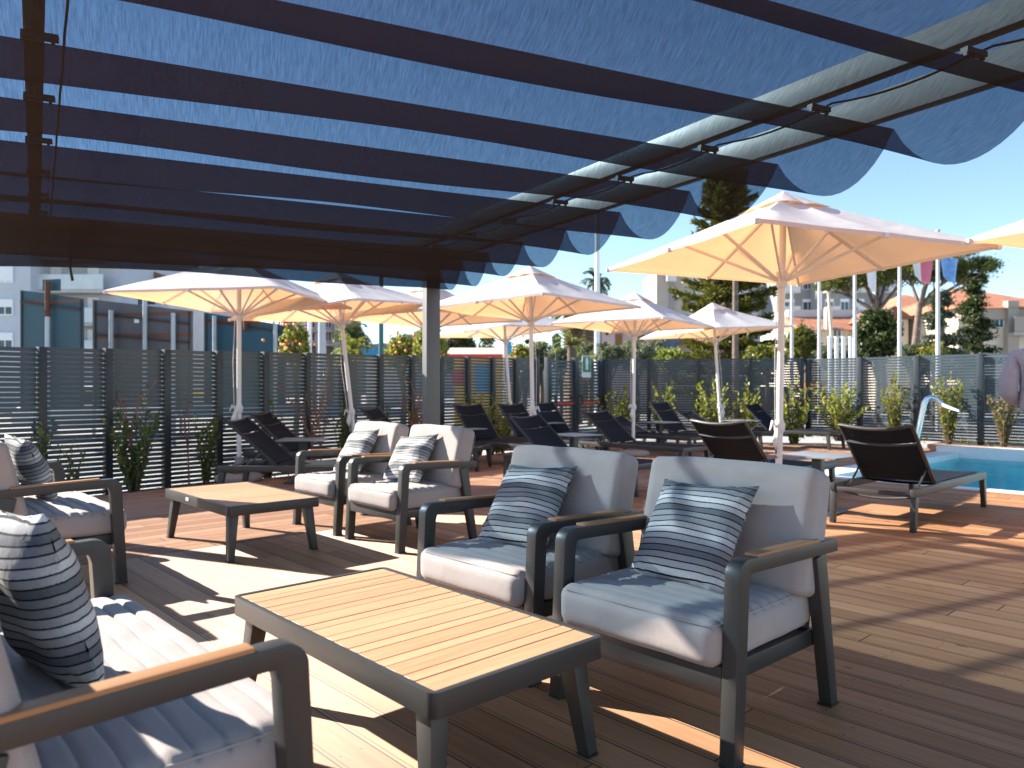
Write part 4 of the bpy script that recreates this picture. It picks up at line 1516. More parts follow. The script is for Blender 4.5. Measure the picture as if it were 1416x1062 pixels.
shrub('green shrub at the foot of the bare bush, left of the post', on_strip(586, 0.35), 1.26, 0.58, 'citrus', 14, 26, 0.078, seed=13)
shrub('yellow green shrub just right of the pergola post', on_strip(660, 0.45), 1.52, 0.83, 'bright', 17, 28, 0.095, seed=14)
shrub('second yellow green shrub right of the pergola post', on_strip(692, 0.45), 1.40, 0.90, 'bright', 19, 28, 0.095, seed=15)
# right of the gate
shrub('round yellow green shrub just right of the gate', on_strip(855, 0.5, 2), 1.52, 1.12, 'bright', 27, 28, 0.112, seed=16)
shrub('tall narrow yellow shrub behind the steep lounger backrest', on_strip(918, 0.5, 2), 1.65, 0.75, 'bright', 19, 28, 0.112, seed=17)
shrub('forked tall yellow green shrub beside the rear parasol pole', on_strip(978, 0.5, 2), 1.83, 0.98, 'bright', 22, 30, 0.112, seed=18)
shrub('loose yellow green shrub behind the far corner lounger', on_strip(1032, 0.5, 2), 1.59, 1.12, 'bright', 22, 28, 0.112, seed=19)
shrub('dense upright shrub just right of the big parasol pole', on_strip(1098, 0.5, 2), 1.71, 0.83, 'bright', 24, 28, 0.112, seed=20)
shrub('broad sunlit shrub in front of the first sunlit fence panel', on_strip(1160, 0.28, 3), 1.46, 1.20, 'bright', 31, 28, 0.112, z0=0.1, seed=21)
shrub('slim dark shrub left of the steel pool spout', on_strip(1237, 0.28, 3), 1.59, 0.63, 'citrus', 20, 30, 0.095, z0=0.1, seed=22)
shrub('two stemmed shrub right of the steel pool spout', on_strip(1312, 0.28, 3), 1.59, 0.75, 'citrus', 24, 32, 0.090, z0=0.1, seed=23)
shrub('pink tipped shrub beside the person at the right edge', on_strip(1388, 0.28, 3), 1.28, 0.54, 'pinkish', 24, 32, 0.084, z0=0.1, seed=24)
# low weeds in the gravel
wp = []
for _ in range(140):
    k = RNG.uniform(0, 16)
    p = f1(k) + GN * RNG.uniform(0.1, 0.7)
    c = np.array([p.x, p.y, -0.10])
    wp.append(c + RNG.normal(size=(7, 3)) * np.array([0.05, 0.05, 0.03]))
for _ in range(110):
    p = e2 + FV * RNG.uniform(0, 5.5) - U * RNG.uniform(0.05, 0.3)
    wp.append(np.array([p.x, p.y, 0.17]) + RNG.normal(size=(7, 3)) * np.array([0.05, 0.05, 0.04]))
wo = leaves('weeds', np.concatenate(wp), 0.05, LM['bright'], None, 0.35)
wo['kind'] = 'stuff'

# ------------------------------------------------------------------ steel pool spout
spout = thing('pool_spout', 'polished steel waterfall spout standing behind the pool', 'pool spout', at(1266, 13.2, 0.0), 0)
SX = Vector((0.93, -0.36, 0)).normalized()
pts = [Vector((0, 0, 0.0)), SX * -0.03 + Vector((0, 0, 0.3))]
pts = [SX * x + Vector((0, 0, z)) for x, z in ((-0.02, 0.0), (0.02, 0.3), (0.10, 0.72), (0.14, 0.92), (0.18, 1.00), (0.24, 1.03), (0.32, 1.0), (0.40, 0.92), (0.44, 0.87))]
MB().tube(pts, [0.05] * 3 + [0.048] * 6, 14).build('pipe', M['chrome'], spout, True)
lip = MB()
sd = Vector((-SX.y, SX.x, 0))
lip.bar(SX * 0.40 + Vector((0, 0, 0.90)), SX * 0.62 + Vector((0, 0, 0.80)), 0.16, 0.05, 0.60, 0.03)
lip.build('fan_lip', M['white_paint'], spout, bevel=0.006)
MB().lathe([(0.11, 0.0), (0.11, 0.012), (0.06, 0.025)], 20).build('flange', M['chrome'], spout, True)
lad = MB()
# pool skimmer cover on the far pool wall
sk = uv(15.29, 0.55, 0.03)
skim = MB().box((0, 0, 0), (0.02, 0.9, 0.10), Matrix.Rotation(TH, 3, 'Z')).build('pool_skimmer', M['black'], None, bevel=0.004)
skim.location = sk
tag(skim, 'dark skimmer slot in the white far wall of the pool', 'skimmer')

# ------------------------------------------------------------------ the person at the right edge
M['skin'] = simple('skin', (0.55, 0.30, 0.21), 0.55, 0, 0.06, 20)
M['hoodie'] = simple('lavender grey hoodie', (0.30, 0.33, 0.45), 0.9, 0, 0.08, 14, 0.9, 9)
M['trousers'] = simple('grey trousers', (0.14, 0.14, 0.16), 0.9, 0, 0.08, 14, 0.5, 16)
M['hair'] = simple('short dark hair', (0.03, 0.02, 0.015), 0.7, 0, 0.2, 60)
M['shoe'] = simple('white trainers', (0.6, 0.6, 0.6), 0.6)


def skin_obj(name, nodes, edges, mat, parent, sub=2):
    me = bpy.data.meshes.new(name)
    me.from_pydata([n[0] for n in nodes], edges, [])
    o = bpy.data.objects.new(name, me)
    COL.objects.link(o)
    o.parent = parent
    md = o.modifiers.new('skin', 'SKIN')
    md.use_smooth_shade = True
    sv = me.skin_vertices[0].data
    for i, n in enumerate(nodes):
        rx = n[1]
        sv[i].radius = (rx, n[2] if len(n) > 2 else rx)
        sv[i].use_root = (i == 0)
    sb = o.modifiers.new('sub', 'SUBSURF')
    sb.levels = sub
    sb.render_levels = sub
    me.materials.append(mat)
    return o


per = thing('person', 'person in a lavender grey hoodie, hands in the pocket, cut by the right edge', 'person', (4.55, 6.35, 0), R(150))
# local: -y is the front (faces away from the pool edge and to the right), x to the side
K = 1.80 / 1.75
body = [((0, 0, 0.95), 0.13, 0.10), ((0, 0, 1.15), 0.135, 0.10), ((0, 0.01, 1.35), 0.155, 0.105), ((0, 0.0, 1.47), 0.10, 0.08), ((0, -0.01, 1.54), 0.055), ((0, -0.02, 1.62), 0.068), ((0, -0.02, 1.70), 0.082, 0.095), ((0, -0.015, 1.78), 0.06, 0.07)]
edges = [(i, i + 1) for i in range(7)]
for s in (-1, 1):
    b0 = len(body)
    body += [((0.17 * s, 0.0, 1.44), 0.06), ((0.25 * s, 0.03, 1.17), 0.046), ((0.13 * s, -0.17, 1.05), 0.035), ((0.07 * s, -0.20, 1.05), 0.034, 0.02)]
    edges += [(3, b0), (b0, b0 + 1), (b0 + 1, b0 + 2), (b0 + 2, b0 + 3)]
    h0 = b0 + 3
    for k, (dz, ln) in enumerate(((0.03, 0.07), (0.01, 0.08), (-0.012, 0.075), (-0.032, 0.06))):
        f0_ = len(body)
        hx = 0.07 * s
        body += [((hx - 0.035 * s, -0.205, 1.05 + dz * 0.8), 0.009), ((hx - (0.035 + ln * 0.5) * s, -0.20, 1.045 + dz), 0.0085), ((hx - (0.035 + ln) * s, -0.185, 1.035 + dz), 0.007)]
        edges += [(h0, f0_), (f0_, f0_ + 1), (f0_ + 1, f0_ + 2)]
    f0_ = len(body)
    body += [((0.085 * s, -0.215, 1.09), 0.010), ((0.06 * s, -0.215, 1.115), 0.008)]
    edges += [(h0, f0_), (f0_, f0_ + 1)]
    l0 = len(body)
    body += [((0.085 * s - 0.05, 0, 0.88), 0.085), ((0.09 * s - 0.10, -0.01, 0.50), 0.058), ((0.09 * s - 0.12, 0.02, 0.10), 0.04), ((0.09 * s - 0.12, -0.12, 0.04), 0.035, 0.025)]
    edges += [(0, l0), (l0, l0 + 1), (l0 + 1, l0 + 2), (l0 + 2, l0 + 3)]
bd = skin_obj('body', body, edges, M['skin'], per)
hd = [((0, 0, 0.93), 0.175, 0.135), ((0, 0, 1.02), 0.185, 0.14), ((0, 0, 1.18), 0.185, 0.135), ((0, 0.01, 1.34), 0.195, 0.135), ((0, 0.015, 1.46), 0.12, 0.10), ((0, 0.03, 1.53), 0.095, 0.085)]
ed = [(i, i + 1) for i in range(5)]
for s in (-1, 1):
    b0 = len(hd)
    hd += [((0.185 * s, 0.0, 1.44), 0.080), ((0.235 * s, 0.02, 1.30), 0.085), ((0.262 * s, 0.04, 1.15), 0.082), ((0.20 * s, -0.09, 1.07), 0.062), ((0.125 * s, -0.17, 1.05), 0.052)]
    ed += [(4, b0), (b0, b0 + 1), (b0 + 1, b0 + 2), (b0 + 2, b0 + 3), (b0 + 3, b0 + 4)]
skin_obj('hoodie', hd, ed, M['hoodie'], per)
MB().lathe([(0.075, 1.48), (0.125, 1.49), (0.135, 1.53), (0.11, 1.575), (0.085, 1.565)], 20, (0, 0.035, 0)).build('hood', M['hoodie'], per, True)
td = [((0, 0, 0.98), 0.15, 0.12), ((0, 0, 0.90), 0.155, 0.125)]
ed = [(0, 1)]
for s in (-1, 1):
    b0 = len(td)
    td += [((0.085 * s - 0.06, 0, 0.80), 0.10), ((0.09 * s - 0.10, -0.01, 0.50), 0.078), ((0.09 * s - 0.12, 0.02, 0.10), 0.062)]
    ed += [(1, b0), (b0, b0 + 1), (b0 + 1, b0 + 2)]
skin_obj('trousers', td, ed, M['trousers'], per)
for s in (-1, 1):
    skin_obj('shoe', [((0.09 * s - 0.12, 0.05, 0.05), 0.045, 0.04), ((0.09 * s - 0.12, -0.06, 0.045), 0.047, 0.035), ((0.09 * s - 0.12, -0.16, 0.035), 0.042, 0.026)], [(0, 1), (1, 2)], M['shoe'], per)
skin_obj('hair', [((0, 0.005, 1.80), 0.085, 0.095), ((0, 0.03, 1.74), 0.088, 0.075), ((0, 0.045, 1.67), 0.07, 0.05)], [(0, 1), (1, 2)], M['hair'], per)
fc = MB()
fc.bar((0, -0.105, 1.72), (0, -0.125, 1.675), 0.022, 0.02, 0.032, 0.03)
fc.build('nose', M['skin'], per, bevel=0.006)
for s in (-1, 1):
    MB().lathe([(0.004, -0.01), (0.011, 0.0), (0.004, 0.01)], 10, (0.033 * s, -0.10, 1.72)).build('eye', M['shoe'], per, True)
    MB().bar((0.088 * s, 0.0, 1.735), (0.086 * s, 0.005, 1.675), 0.014, 0.034).build('ear', M['skin'], per, bevel=0.006)
MB().bar((-0.024, -0.108, 1.635), (0.024, -0.108, 1.635), 0.01, 0.012).build('mouth', M['red'], per, bevel=0.003)

# ------------------------------------------------------------------ beyond the fence: road signs seen from behind
def rust_panel(name, col, rails, seed):
    """painted sheet with rust stains under its stiffening rails (object z = height)"""
    m, nt, b = new_mat(name)
    tc = N(nt, 'ShaderNodeTexCoord')
    sep = N(nt, 'ShaderNodeSeparateXYZ')
    L(nt, tc.outputs['Object'], sep.inputs[0])
    st = N(nt, 'ShaderNodeCombineXYZ')
    L(nt, math_n(nt, 'MULTIPLY', sep.outputs[0], 16.0), st.inputs[0])
    L(nt, math_n(nt, 'MULTIPLY', sep.outputs[2], 3.5), st.inputs[1])
    st.inputs[2].default_value = seed
    nz = N(nt, 'ShaderNodeTexNoise', i_Scale=1.0, i_Detail=6.0, i_Roughness=0.75)
    L(nt, st.outputs[0], nz.inputs['Vector'])
    big = N(nt, 'ShaderNodeTexNoise', i_Scale=1.2, i_Detail=3.0)
    L(nt, tc.outputs['Object'], big.inputs['Vector'])
    tot = None
    for zr, ln in rails:
        d = math_n(nt, 'SUBTRACT', zr, sep.outputs[2])
        below = math_n(nt, 'GREATER_THAN', d, -0.03)
        fall = math_n(nt, 'SUBTRACT', 1.0, math_n(nt, 'DIVIDE', d, ln), True)
        v = math_n(nt, 'MULTIPLY', below, fall)
        tot = v if tot is None else math_n(nt, 'MAXIMUM', tot, v)
    thr = math_n(nt, 'SUBTRACT', math_n(nt, 'ADD', tot, nz.outputs[0]), 1.12)
    msk = math_n(nt, 'MULTIPLY', thr, 9.0, True)
    rp = ramp(nt, [(0.3, tuple(c * 0.85 for c in col)), (0.7, tuple(c * 1.15 for c in col))])
    L(nt, big.outputs[0], rp.inputs[0])
    mx = N(nt, 'ShaderNodeMixRGB')
    mx.inputs[2].default_value = (0.13, 0.045, 0.02, 1)
    L(nt, msk, mx.inputs[0])
    L(nt, rp.outputs[0], mx.inputs[1])
    L(nt, mx.outputs[0], b.inputs['Base Color'])
    b.inputs['Roughness'].default_value = 0.55
    return m


M['teal1'] = rust_panel('teal painted sign back', (0.015, 0.055, 0.08), [(2.42, 0.12)], 1.0)
M['teal2'] = rust_panel('teal sign back with rust runs', (0.018, 0.068, 0.098), [(2.33, 0.42)], 2.0)
M['taupe'] = rust_panel('grey brown sign back with rust runs', (0.085, 0.078, 0.086), [(2.29, 0.16), (1.77, 0.22)], 3.0)
M['angle'] = simple('dark rusty angle iron', (0.035, 0.022, 0.02), 0.7, 0, 0.4, 20)


def road_sign(label, pxl, pxr, ytl, ytr, dist, dist2, mat, rails, poles, top=None, extra=()):
    a, b_ = at(pxl, dist), at(pxr, dist2)
    zt0, zt1 = zat(ytl, dist), zat(ytr, dist2)
    zb = 0.75
    t = thing('road_sign', label, 'road sign', (a.x, a.y, -0.3), 0, 'backs of road signs behind the fence')
    ux = (b_ - a)
    W = ux.length
    t.rotation_euler = (0, 0, math.atan2(ux.y, ux.x))
    z0 = zb + 0.3
    H0, H1 = zt0 + 0.3, zt1 + 0.3
    p = MB()
    p.add([(0, 0, 0), (W, 0, 0), (W, 0, H1 - z0), (0, 0, H0 - z0), (0, 0.03, 0), (W, 0.03, 0), (W, 0.03, H1 - z0), (0, 0.03, H0 - z0)],
          [(0, 1, 2, 3), (7, 6, 5, 4), (0, 4, 5, 1), (1, 5, 6, 2), (2, 6, 7, 3), (3, 7, 4, 0)])
    pn = p.build('panel', mat, t)
    pn.location = (0, 0, z0)
    for f in rails:
        MB().bar((W * 0.03, -0.035, z0 + (H0 - z0) * f), (W * 0.97, -0.035, z0 + (H1 - z0) * f), 0.05, 0.045).build('stiffening_rail', M['angle'], t)
    for fx, zf, mt in poles:
        x = W * fx
        MB().tube([(x, -0.10, 0), (x, -0.10, z0 + zf)], 0.055, 12).build('pole', mt, t, True)
    for fx in (0.03, 0.97):
        MB().bar((W * fx, -0.012, z0 + 0.02), (W * fx, -0.012, z0 + (H0 + (H1 - H0) * fx - z0) - 0.03), 0.03, 0.02).build('edge_fold', M['angle'], t)
    if top:
        fx0, fx1, zl, zh = top
        tb = MB()
        tb.box((W * (fx0 + fx1) / 2, 0.01, (zl + zh) / 2 + 0.3), (W * (fx1 - fx0), 0.02, zh - zl))
        tb.build('small_panel', M['teal1'], t)
    for fn in extra:
        fn(t, W, z0)
    return t


road_sign('tall teal sign back with one pole, leftmost behind the fence', 28, 115, 401, 413, 17.0, 16.6, M['teal1'], [0.90], [(0.5, 2.06, M['galv'])],
          (0.36, 0.64, zat(404, 17), zat(388, 17)), (lambda t, W, z0: MB().tube([(W * 0.5, -0.10, z0 + 2.06), (W * 0.5, -0.10, z0 + 2.86)], 0.058, 12).build('rusty_pole_top', M['rust'], t, True),))
road_sign('wide grey brown sign back with rust below its rails', 128, 266, 414, 430, 18.5, 18.0, M['taupe'], [0.865, 0.67], [(0.22, 2.38, M['galv']), (0.56, 2.74, M['galv']), (0.84, 2.28, M['galv'])],
          (0.46, 0.63, zat(421, 18.2), zat(407, 18.2)), (lambda t, W, z0: MB().box((W * 0.45, -0.005, z0 + 2.12), (0.13, 0.006, 0.10)).build('sticker', M['white_paint'], t),))
road_sign('teal sign back with rust runs behind the leftmost parasol pole', 282, 395, 432, 450, 20.5, 20.0, M['teal2'], [0.915], [(0.16, 2.45, M['galv']), (0.90, 2.2, M['galv'])],
          (0.47, 0.60, zat(438, 20.3), zat(424, 20.3)), (lambda t, W, z0: MB().tube([(W * 0.54, -0.10, z0 + 2.02), (W * 0.54, -0.10, z0 + 2.65)], 0.06, 12).build('rusty_pole_top', M['rust'], t, True),))

# ------------------------------------------------------------------ buildings
M['blue_white'] = simple('pale blue grey render', (0.44, 0.47, 0.52), 0.85, 0, 0.06, 0.6)
M['white_wall'] = simple('off white render', (0.58, 0.57, 0.56), 0.85, 0, 0.08, 0.7)
M['pink_wall'] = simple('pink render', (0.55, 0.42, 0.44), 0.85, 0, 0.06, 0.7)
M['cream_wall'] = simple('cream render', (0.62, 0.54, 0.44), 0.85, 0, 0.08, 0.7)
M['beige_wall'] = simple('beige concrete', (0.36, 0.31, 0.27), 0.85, 0, 0.08, 0.5)
M['grey_wall'] = simple('grey tower concrete', (0.24, 0.24, 0.25), 0.85, 0, 0.08, 0.4)
M['brown_wall'] = simple('raw brown brick', (0.24, 0.17, 0.14), 0.9, 0, 0.25, 3)
M['glass'] = simple('dark window glass', (0.05, 0.07, 0.09), 0.08, 0, 0.2, 2)
M['teal_glass'] = simple('teal window glass', (0.03, 0.14, 0.17), 0.08, 0, 0.2, 2)
M['shutter'] = simple('white roller shutter', (0.70, 0.72, 0.74), 0.6, 0, 0.04, 4)
M['brown_shutter'] = simple('brown wooden shutter', (0.22, 0.10, 0.03), 0.6, 0, 0.15, 4)
M['rail_glass'] = simple('frosted balcony glass', (0.50, 0.55, 0.58), 0.25, 0, 0.06, 2)


def tiles_mat(name, c1, c2):
    m, nt, b = new_mat(name)
    tc = N(nt, 'ShaderNodeTexCoord')
    wv = N(nt, 'ShaderNodeTexWave', i_Scale=2.4, i_Distortion=0.6, i_Detail=2.0)
    L(nt, tc.outputs['Object'], wv.inputs['Vector'])
    nz = N(nt, 'ShaderNodeTexNoise', i_Scale=0.9, i_Detail=6.0, i_Roughness=0.7)
    L(nt, tc.outputs['Object'], nz.inputs['Vector'])
    f = math_n(nt, 'ADD', math_n(nt, 'MULTIPLY', nz.outputs[0], 0.8), math_n(nt, 'MULTIPLY', wv.outputs[0], 0.2))
    rp = ramp(nt, [(0.35, c1), (0.7, c2)])
    L(nt, f, rp.inputs[0])
    L(nt, rp.outputs[0], b.inputs['Base Color'])
    b.inputs['Roughness'].default_value = 0.85
    bp = N(nt, 'ShaderNodeBump', i_Strength=0.5, i_Distance=0.08)
    L(nt, wv.outputs[0], bp.inputs['Height'])
    L(nt, bp.outputs[0], b.inputs['Normal'])
    return m


M['tiles'] = tiles_mat('terracotta roof tiles', (0.36, 0.13, 0.07), (0.55, 0.24, 0.13))
M['tiles_dark'] = tiles_mat('weathered brown roof tiles', (0.16, 0.09, 0.06), (0.26, 0.15, 0.10))


def win(parent, x, z, w, h, shut=0.5, smat='shutter', gmat='glass', y=-0.02):
    """window in the front (local -y) face"""
    f = MB()
    t_ = 0.07
    for bx, bz, bw, bh in ((x, z + h / 2 - t_ / 2, w, t_), (x, z - h / 2 + t_ / 2, w, t_), (x - w / 2 + t_ / 2, z, t_, h - 2 * t_), (x + w / 2 - t_ / 2, z, t_, h - 2 * t_), (x, z, t_ * 0.8, h - 2 * t_)):
        f.box((bx, y - 0.03, bz), (bw, 0.08, bh))
    fr = f.build('window', M['shutter'], parent)
    MB().box((x, y - 0.006, z), (w - 0.1, 0.016, h - 0.1)).build('pane', M[gmat], fr)
    if shut > 0:
        hh = (h - 0.06) * shut
        MB().box((x, y - 0.085, z + h / 2 - hh / 2 - 0.02), (w - 0.02, 0.03, hh)).build('roller_shutter', M[smat], fr)
    return fr


def balcony(parent, x, z, w, d=1.2, rail='rail_glass'):
    b_ = MB().box((x, -d / 2, z - 0.09), (w, d, 0.18)).build('balcony', M['concrete'], parent)
    MB().box((x, -d + 0.03, z + 0.5), (w - 0.04, 0.04, 0.95)).build('parapet', M[rail], b_)
    return b_


def block(name, label, cat, px0, px1, ytop, dist, depth, wall, ang=0.0, group=None, z0=-0.3):
    """block whose front face runs from px0 to px1 at the given distance; local x along it, -y towards us"""
    a = at(px0, dist)
    w = (px1 - px0) / FPX * dist / math.cos(R(ang))
    t = thing(name, label, cat, (a.x, a.y, z0), R(ang), group)
    h = zat(ytop, dist) - z0
    MB().box((w / 2, depth / 2, h / 2), (w, depth, h)).build('wall', M[wall], t)
    return t, w, h


def gable_roof(parent, w, d, h, rise, over, mat, axis='x', name='roof'):
    m_ = MB()
    o = over
    if axis == 'x':   # ridge along x
        v_ = [(-o, -o, h), (w + o, -o, h), (w + o, d + o, h), (-o, d + o, h), (-o, d / 2, h + rise), (w + o, d / 2, h + rise)]
        fs_ = [(0, 1, 5, 4), (2, 3, 4, 5), (0, 4, 3), (1, 2, 5), (3, 2, 1, 0)]
    elif axis == 'y':
        v_ = [(-o, -o, h), (w + o, -o, h), (w + o, d + o, h), (-o, d + o, h), (w / 2, -o, h + rise), (w / 2, d + o, h + rise)]
        fs_ = [(0, 4, 5, 3), (1, 2, 5, 4), (0, 1, 4), (2, 3, 5), (3, 2, 1, 0)]
    else:             # hip
        q = min(w, d) * 0.45
        v_ = [(-o, -o, h), (w + o, -o, h), (w + o, d + o, h), (-o, d + o, h), (q, d / 2, h + rise), (w - q, d / 2, h + rise)]
        fs_ = [(0, 1, 5, 4), (2, 3, 4, 5), (0, 4, 3), (1, 2, 5), (3, 2, 1, 0)]
    return m_.add(v_, fs_).build(name, M[mat], parent)


# apartment house on the left
t, w, h = block('apartment_building', 'pale blue grey apartment house front wing behind the leftmost road sign', 'building', -90, 42, 310, 46, 14, 'blue_white', 0, 'apartment houses beyond the fence')
for z_ in (zat(380, 46), zat(425, 46), zat(471, 46)):
    for px in (-60, 8):
        win(t, (px + 90) / FPX * 46, z_ + 0.3, 1.1 if px < 0 else 1.0, 1.0, 0.95 if z_ > 7 else 0.5)
t, w, h = block('apartment_building', 'recessed wing of the pale apartment house with glass balconies', 'building', 42.5, 167, 318, 48, 12, 'blue_white', 0, 'apartment houses beyond the fence')
for zf in (404, 449, 493, 360):
    z_ = zat(zf, 48) + 0.3
    balcony(t, 2.9, z_, 4.9)
    for px in (78, 130):
        win(t, (px - 42.5) / FPX * 48, z_ + 1.0, 0.72, 1.5 if px > 100 else 1.3, 0.9)
t, w, h = block('apartment_building', 'narrow white house with a brown sloping eave behind the wide sign', 'building', 169, 232, 392, 53, 10, 'white_wall', 0, 'apartment houses beyond the fence')
gable_roof(t, w, 10, h, 1.3, 0.6, 'tiles_dark', 'y')
win(t, 1.6, h - 2.2, 0.9, 1.3, 0.4)
t, w, h = block('apartment_building', 'pink and cream apartment house with stepped balconies behind the wide sign', 'building', 236, 288, 421, 60, 10, 'pink_wall', 0, 'apartment houses beyond the fence')
for i, zf in enumerate((430, 452, 474)):
    z_ = zat(zf, 60) + 0.3
    balcony(t, 1.6, z_, 2.3, 1.0, 'beige_wall')
    win(t, 2.3, z_ + 0.9, 0.7, 1.3, 0.3)
# unfinished concrete block with the hoarding beside it
t, w, h = block('unfinished_building', 'unfinished brick and concrete block with open floors behind the street pole', 'building', 424, 466, 418, 62, 10, 'brown_wall', 0)
for zf in (440, 458, 477, 424):
    z_ = zat(zf, 62) + 0.3
    MB().box((w / 2 + 0.1, -0.35, z_), (w + 0.6, 0.7, 0.22)).build('floor_slab', M['concrete'], t)
    for fx in (0.18, 0.72):
        win(t, w * fx, z_ + 0.66, 0.62, 0.86, 0)
for fx in (0.0, 0.42, 1.0):
    MB().box((w * fx, -0.45, h / 2), (0.28, 0.28, h)).build('column', M['concrete'], t)
M['magenta'] = simple('magenta sign paint', (0.55, 0.03, 0.15), 0.5, 0, 0.05)
M['salmon'] = simple('salmon sign paint', (0.60, 0.32, 0.18), 0.5, 0, 0.05)
M['skyblue'] = simple('bright blue sign paint', (0.02, 0.30, 0.58), 0.5, 0, 0.08)
M['green_paint'] = simple('green sign paint', (0.05, 0.25, 0.10), 0.5, 0, 0.08)
M['red_paint'] = simple('red sign paint', (0.6, 0.03, 0.03), 0.5, 0, 0.08)
D = 58.0
a = at(392, D)
t = thing('advertising_board', 'tall striped hoarding, magenta with white letters above blue, left of the unfinished block', 'billboard', (a.x, a.y, -0.3), 0)
Wb = 34 / FPX * D
for y0, y1, mt in ((436, 457, 'magenta'), (457, 469.5, 'salmon'), (469.5, 483.5, 'skyblue'), (483.5, 497, 'green_paint')):
    z0_, z1_ = zat(y1, D) + 0.3, zat(y0, D) + 0.3
    MB().box((Wb / 2, 0, (z0_ + z1_) / 2), (Wb, 0.2, z1_ - z0_)).build('colour_band', M[mt], t)
tx = bpy.data.curves.new('lettering', 'FONT')
tx.body = 'LINE'
tx.size = 0.92
tx.extrude = 0.02
tx.offset = 0.02
to = bpy.data.objects.new('lettering', tx)
bpy.context.view_layer.update()
dg = bpy.context.evaluated_depsgraph_get()
COL.objects.link(to)
bpy.context.view_layer.update()
me = bpy.data.meshes.new_from_object(to.evaluated_get(bpy.context.evaluated_depsgraph_get()))
bpy.data.objects.remove(to)
lt = bpy.data.objects.new('lettering', me)
COL.objects.link(lt)
me.materials.clear()
me.materials.append(M['white_paint'])
lt.parent = t
lt.rotation_euler = (R(90), 0, 0)
xs = [v.co.x for v in me.vertices]
lt.scale = (1.15 / max(xs), 1, 1)
lt.location = (Wb - 1.22, -0.125, zat(453.2, D) + 0.3)
# red topped mast far behind
t = thing('lattice_mast', 'red and white lattice mast above the leftmost parasol edge', 'mast', at(384, 62, -0.3), 0)
lm = MB()
for sx in (-.35, .35):
    lm.bar((sx, 0, 0), (sx, 0, 8.6), 0.1, 0.1)
for k in range(9):
    lm.bar((-.35, 0, k), (.35, 0, k + 0.9), 0.06, 0.06)
lm.build('lattice', M['galv'], t)
MB().box((0.2, 0, 8.2), (1.2, 0.2, 0.7)).build('red_panel', M['red_paint'], t)

# far town behind the orange trees
for i, (p0, p1, yt, dd, wl) in enumerate(((543, 552, 470, 150, 'white_wall'), (556, 578, 462, 170, 'grey_wall'), (572, 600, 458, 190, 'beige_wall'), (612, 650, 466, 180, 'pink_wall'))):
    t, w, h = block('distant_building', ['small white block far off left of the orange trees', 'grey slab block far off behind the orange trees', 'beige block far off behind the orange trees', 'pinkish block far off right of the pergola post'][i], 'building', p0, p1, yt, dd, 12, wl, 0, 'distant blocks of the town')
    for k in range(3):
        for j in range(max(1, int(w / 3))):
            win(t, 1.2 + j * 2.6, h - 1.6 - 2.8 * k, 1.1, 1.3, 0.3)
t, w, h = block('blue_roofed_shed', 'long low shed with a blue fascia behind the small yellow palm', 'shed', 506, 560, 487, 75, 8, 'white_wall', 0)
MB().box((w / 2, -0.12, h - 0.05), (w + 0.4, 0.25, 0.75)).build('fascia', M['skyblue'], t)
# yellow kiosk
M['yellow'] = simple('yellow kiosk paint', (0.72, 0.42, 0.04), 0.55, 0, 0.06, 2)
M['cream_roof'] = simple('cream kiosk awning', (0.72, 0.58, 0.38), 0.7, 0, 0.05, 2)
t, w, h = block('kiosk', 'yellow kiosk with cream awning roof and red edge behind the fence', 'kiosk', 628, 712, 491, 24, 3, 'yellow', 0)
gable_roof(t, w, 3, h, 0.32, 0.25, 'cream_roof', 'x', 'awning')
MB().box((w / 2, -0.28, h - 0.03), (w + 0.45, 0.03, 0.10)).build('red_edge', M['red_paint'], t)
MB().box((w * 0.48, -0.02, h - 0.75), (0.55, 0.06, 0.9)).build('blue_door', M['skyblue'], t)
MB().box((w * 0.12, -0.02, h - 0.72), (0.6, 0.06, 0.5)).build('red_panel', M['red_paint'], t)
t = thing('flag_banner', 'tall blue and white feather banner beside the kiosk', 'banner', at(697, 23, -0.3), 0)
MB().tube([(0, 0, 0), (0, 0, 3.4)], 0.03, 8).build('mast', M['white_paint'], t, True)
for k in range(4):
    MB().box((0.12, 0, 1.5 + 0.42 * k), (0.24, 0.01, 0.42)).build('banner_panel', M['skyblue'] if k % 2 else M['white_cloth'], t)
# two cars on the road behind the slats
M['car_white'] = simple('white car paint', (0.7, 0.7, 0.7), 0.2, 0, 0.03)
M['car_red'] = simple('red car paint', (0.5, 0.03, 0.03), 0.2, 0, 0.03)
M['tyre'] = simple('tyre rubber', (0.02, 0.02, 0.02), 0.8)


